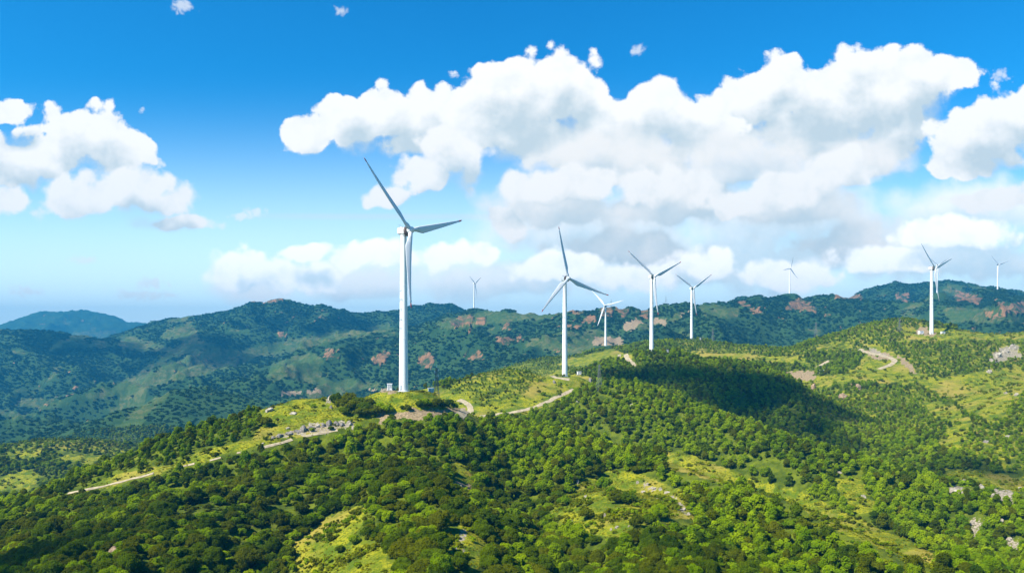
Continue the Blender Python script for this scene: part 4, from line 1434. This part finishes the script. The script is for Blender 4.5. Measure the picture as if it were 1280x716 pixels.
# ------------------------------------------------------------------ cabins
def make_cabin(px, row, d, w, dp, h, label, rz=0.2, roof='flat'):
    if d:
        x = (px - HX) / FPX * d; y = d; z = float(hz(x, y))
    else:
        p = hit(px, row); x, y, z = p
    root = empty('transformer_cabin', (x, y, z), rz)
    tag(root, label, 'transformer cabin')
    bm = bmesh.new(); bm_box(bm, (0, 0, 0.05), (w + .5, dp + .5, 0.7)); bm_obj('plinth', bm, M_CONC, root)
    bm = bmesh.new(); bm_box(bm, (0, 0, .4 + h / 2), (w, dp, h), None, 0.04); bm_obj('wall', bm, M_WHITE, root)
    bm = bmesh.new(); bm_box(bm, (0, 0, .4 + h + .11), (w + .3, dp + .3, 0.2), None, 0.05); bm_obj('roof', bm, M_WHITE, root)
    bm = bmesh.new(); bm_box(bm, (-w * .22, -dp / 2 - .012, .4 + h * .46), (w * .3, 0.05, h * .8), None, 0.01); bm_obj('door', bm, M_GREYD, root)
    bm = bmesh.new()
    for k in range(6):
        bm_box(bm, (w * .22, -dp / 2 - .012, .4 + h * (.35 + .08 * k)), (w * .3, 0.05, h * .05))
    bm_obj('louvre', bm, M_GREYD, root)
    return root


make_cabin(487.0, 488, 329, 1.8, 1.6, 2.3, 'small grey-white box at the left foot of the tallest turbine')
make_cabin(538.7, 489, 334, 2.3, 2.0, 2.2, 'white cabin beside the lattice mast')
make_cabin(724, 468, 0, 3.0, 2.2, 1.7, 'white cabin on the lawn right of the second turbine')
make_cabin(833, 441, 686, 2.8, 2.2, 1.7, 'white cabin right of the turbine on the shaded hill')
make_cabin(874.5, 425, 1010, 3.0, 2.4, 1.9, 'tiny white cabin right of the turbine on the bright hill')
make_cabin(1028, 466.5, 0, 4.0, 2.6, 2.2, 'white cabin on the flat ground below the winding road')
make_cabin(1178.5, 419, 790, 3.4, 2.4, 2.0, 'white cabin right of the hilltop turbine')
make_cabin(1151, 417, 790, 4.2, 3.0, 2.6, 'cream hut left of the hilltop turbine')


# ------------------------------------------------------------------ rocks
def rock_mat(name, a, b):
    m, t = new_mat(name)
    pos = t.n('ShaderNodeTexCoord').outputs['Object']
    n1 = t.noise(pos, 1.2, 8.0, 0.65); n2 = t.noise(pos, 5.0, 4.0, 0.6)
    col = t.mix(t.smooth(n1, 0.38, 0.62), a, b)
    col = t.mix(t.m('MULTIPLY', t.smooth(n2, 0.55, 0.7), 0.5), col, (a[0] * .5, a[1] * .5, a[2] * .5))
    bp = t.n('ShaderNodeBump', None, Strength=0.9, Distance=0.2, Height=t.m('ADD', n1, t.m('MULTIPLY', n2, 0.4)))
    bs = t.n('ShaderNodeBsdfPrincipled', None, Base_Color=col, Roughness=0.92, Normal=bp.outputs[0])
    bs.inputs['Specular IOR Level'].default_value = 0.15
    t.n('ShaderNodeOutputMaterial', None, Surface=bs.outputs[0])
    return m


MR_PALE = rock_mat('pale_rock', (0.19, 0.165, 0.13), (0.39, 0.35, 0.28))
MR_GREY = rock_mat('grey_rock', (0.10, 0.088, 0.08), (0.27, 0.24, 0.205))
MR_RED = rock_mat('tawny_rock', (0.17, 0.115, 0.07), (0.36, 0.26, 0.17))


def rock_mesh(seed, mat):
    bm = bmesh.new()
    bmesh.ops.create_icosphere(bm, subdivisions=3, radius=1.0)
    rg = random.Random(seed)
    planes = []
    for _ in range(9):
        n = Vector((rg.gauss(0, 1), rg.gauss(0, 1), rg.gauss(0.2, 1))).normalized()
        planes.append((n, rg.uniform(0.45, 0.85)))
    for v in bm.verts:
        p = v.co.copy()
        for n, dd in planes:
            e = p.dot(n) - dd
            if e > 0:
                p -= n * e * 0.9
        k = float(fbm(np.array([p.x * 1 + seed * 3.1 + p.z]), np.array([p.y + p.z * 0.7]), 0.5, 3, seed)[0])
        k2 = float(fbm(np.array([p.x * 1.3 + p.z + seed]), np.array([p.y * 1.2 - p.z]), 0.22, 2, seed + 5)[0])
        v.co = p * (1 + 0.30 * k + 0.14 * k2)
    me = bpy.data.meshes.new('rock')
    bm.to_mesh(me); bm.free()
    me.materials.append(mat)
    return me


ROCKS = {k: [rock_mesh(500 + 20 * j + v, m) for v in range(4)] for j, (k, m) in enumerate((('p', MR_PALE), ('g', MR_GREY), ('t', MR_RED)))}


def put_rocks(spec, phrase, adj, group):
    rg = random.Random(len(phrase) * 7 + len(spec))
    spec = [q for q in sorted(spec) if hit(q[0], q[1]) is not None and hit(q[0], q[1]).y < 900]
    for k, (px, py, w, h, kind) in enumerate(spec):
        p = hit(px, py)
        if p is None:
            continue
        o = bpy.data.objects.new('rock', rg.choice(ROCKS[kind]))
        COL.objects.link(o)
        s = w / FPX * p.y / 2 * 0.85
        o.scale = (s, s * rg.uniform(.7, 1.0), h / FPX * p.y / 2 * rg.uniform(0.8, 1.25))
        o.location = (p.x, p.y + s * 0.3, p.z + o.scale[2] * 0.15)
        o.rotation_euler = (rg.uniform(-.15, .15), rg.uniform(-.2, .2), rg.uniform(-0.5, 0.5))
        if len(spec) == 1:
            lab = f'{adj} rock {phrase}'
        else:
            pos = ORD[k] if k < 9 and k < len(spec) - 1 else ('rightmost' if k == len(spec) - 1 else f'{k + 1}th from left')
            lab = f'{pos} of the {adj} rocks {phrase}'
        tag(o, lab, 'rock', group)


put_rocks([(341, 548, 10, 4, 'g'), (349, 546, 14, 6, 'g'), (360, 543, 14, 7, 'g'), (371, 541, 14, 9, 'g'), (380, 539, 15, 12, 'g'), (389, 537, 13, 9, 'g'), (397, 534, 10, 9, 'p'), (404, 533, 10, 8, 'g'), (412, 531, 14, 14, 'g'), (420, 532, 13, 13, 'g'), (428, 532, 11, 8, 'g'), (436, 531, 9, 10, 'p'), (360, 536, 7, 4, 'p'), (328, 555, 5, 4, 'p')],
          'in the outcrop above the pale path', 'grey', 'rocks of the outcrop above the path')
put_rocks([(322, 512, 12, 7, 'p'), (337, 514, 15, 7, 'p'), (345, 498, 8, 4, 'p'), (366, 518, 11, 6, 'p'), (413, 500, 9, 11, 'p'), (414, 510, 7, 6, 'g'), (395, 489, 6, 3, 'p'), (433, 481, 6, 3, 'p')], 'on the grass left of the tallest turbine', 'pale', 'rocks on the turbine hill')
put_rocks([(677, 587, 6, 6, 'p'), (722, 604, 6, 8, 'p'), (732, 623, 7, 6, 'p'), (756, 645, 4, 8, 'p'), (769, 642, 6, 9, 'p'), (771, 660, 8, 6, 'p'), (779, 643, 5, 4, 'p'), (786, 658, 4, 4, 'p'), (715, 651, 5, 5, 'p'), (764, 663, 4, 5, 'p'), (797, 604, 6, 5, 'p')],
          'scattered in the stony clearing', 'pale', 'rocks of the stony clearing')
put_rocks([(804, 615, 7, 6, 'p'), (810, 607, 7, 5, 'p'), (818, 611, 8, 5, 'p'), (826, 613, 9, 6, 'p'), (834, 616, 9, 7, 'p'), (841, 622, 9, 6, 'p'), (843, 628, 8, 5, 'p'), (850, 633, 8, 6, 'p'), (855, 638, 8, 7, 'p'), (861, 643, 7, 5, 'p'), (822, 624, 4, 4, 'p')],
          'in the stone run right of the clearing', 'pale', 'rocks of the stone run')
put_rocks([(1050, 592, 9, 5, 'p'), (1080, 622, 9, 9, 'p'), (1117, 640, 8, 9, 'p'), (1129, 650, 10, 6, 'p'), (1193, 616, 14, 9, 'p'), (1205, 602, 7, 6, 'p'), (1228, 610, 9, 8, 'p'), (1243, 622, 11, 8, 'p'), (1254, 628, 15, 8, 'p'), (1262, 618, 8, 6, 'p'), (1173, 640, 7, 10, 'p'), (1216, 655, 9, 11, 'p'), (1229, 664, 8, 8, 'p'), (1252, 654, 9, 9, 'p'), (1262, 676, 10, 8, 'p'), (1274, 684, 9, 7, 'p'), (1247, 685, 6, 6, 'p'), (1275, 612, 9, 7, 'p')],
          'among trees on the right slope', 'pale', 'rocks on the right slope')
put_rocks([(1018, 486, 13, 12, 't'), (1056, 498, 18, 13, 't'), (1073, 487, 11, 11, 't'), (1066, 481, 5, 8, 't')], 'in the green slope below the cabin', 'tawny', 'tawny rocks of the far slope')
put_rocks([(1241, 453, 12, 8, 'p'), (1249, 446, 13, 9, 'p'), (1258, 441, 13, 9, 'p'), (1266, 437, 10, 9, 'p'), (1237, 466, 10, 7, 'p'), (1258, 492, 8, 4, 'p'), (1271, 494, 8, 5, 'p'), (1262, 548, 14, 6, 'p'), (1234, 553, 10, 6, 'g')], 'near the right edge of the far hill', 'pale', 'rocks by the right edge')
put_rocks([(570, 688, 5, 8, 'p'), (548, 676, 6, 5, 'p'), (607, 672, 5, 4, 'p'), (575, 608, 5, 4, 'p')], 'beside the sandy track', 'pale', 'rocks by the sandy track')
put_rocks([(142, 690, 18, 14, 't'), (118, 688, 9, 7, 'g'), (152, 706, 8, 8, 'g')], 'in the shade at lower left', 'brown', 'rocks at lower left')
put_rocks([(693, 479, 7, 6, 'g'), (738, 478, 9, 9, 'g'), (722, 505, 7, 8, 'g'), (790, 508, 6, 5, 'p'), (622, 527, 8, 5, 'g'), (615, 538, 10, 4, 'p')], 'near the winding path to the second turbine', 'grey', 'rocks near the winding path')


# ------------------------------------------------------------------ clouds overhead that shade parts of the land (high above the frame)
def cloud_mat():
    m, t = new_mat('cloud')
    df = t.n('ShaderNodeBsdfDiffuse', None, Color=(0.9, 0.9, 0.9, 1))
    tr = t.n('ShaderNodeBsdfTranslucent', None, Color=(0.8, 0.8, 0.8, 1))
    mx = t.n('ShaderNodeMixShader', None, Fac=0.3, i1=df.outputs[0], i2=tr.outputs[0])
    tp = t.n('ShaderNodeBsdfTransparent')
    mx = t.n('ShaderNodeMixShader', None, Fac=0.72, i1=mx.outputs[0], i2=tp.outputs[0])
    t.n('ShaderNodeOutputMaterial', None, Surface=mx.outputs[0])
    return m


M_CLOUD = cloud_mat()


def make_cloud(gx, gy, gz, alt, rx, ry, seed, n=26):
    """a lumpy cumulus at height alt, standing between the sun and the ground place g"""
    k = (alt - gz) / SUN_DIR.z
    c = Vector((gx, gy, gz)) + SUN_DIR * k
    rg = random.Random(seed)
    bm = bmesh.new()
    for i in range(n):
        a = rg.uniform(0, 6.283); q = math.sqrt(rg.random())
        r = min(rx, ry) * rg.uniform(0.22, 0.40)
        bmesh.ops.create_icosphere(bm, subdivisions=3, radius=1.0, matrix=Matrix.Translation((c.x + math.cos(a) * q * rx * .8, c.y + math.sin(a) * q * ry * .8, c.z + rg.uniform(0, .4) * r)) @ Matrix.Diagonal((r, r, r * .7, 1)))
    for v in bm.verts:
        p = v.co
        v.co = p + Vector((float(gnoise(p.x / 23, p.z / 23 + p.y / 31, 3)), float(gnoise(p.y / 23, p.z / 23 + 9, 4)), float(gnoise(p.x / 29, p.y / 29, 5)))) * 7
    o = bm_obj('cloud', bm, M_CLOUD, None, smooth=True)
    tag(o, kind='structure')


make_cloud(150, 598, -55, 900, 88, 62, 1)
make_cloud(210, 580, -70, 920, 50, 60, 2, 12)
make_cloud(225, 400, -65, 940, 70, 32, 7, 12)
make_cloud(-122, 150, -45, 800, 44, 62, 3, 22)
make_cloud(176, 500, -70, 910, 48, 66, 8, 18)
make_cloud(-1050, 2250, -60, 1500, 420, 170, 4, 24)
make_cloud(-550, 2500, -20, 1500, 330, 140, 5, 18)
make_cloud(900, 2600, 0, 1500, 500, 150, 6, 22)
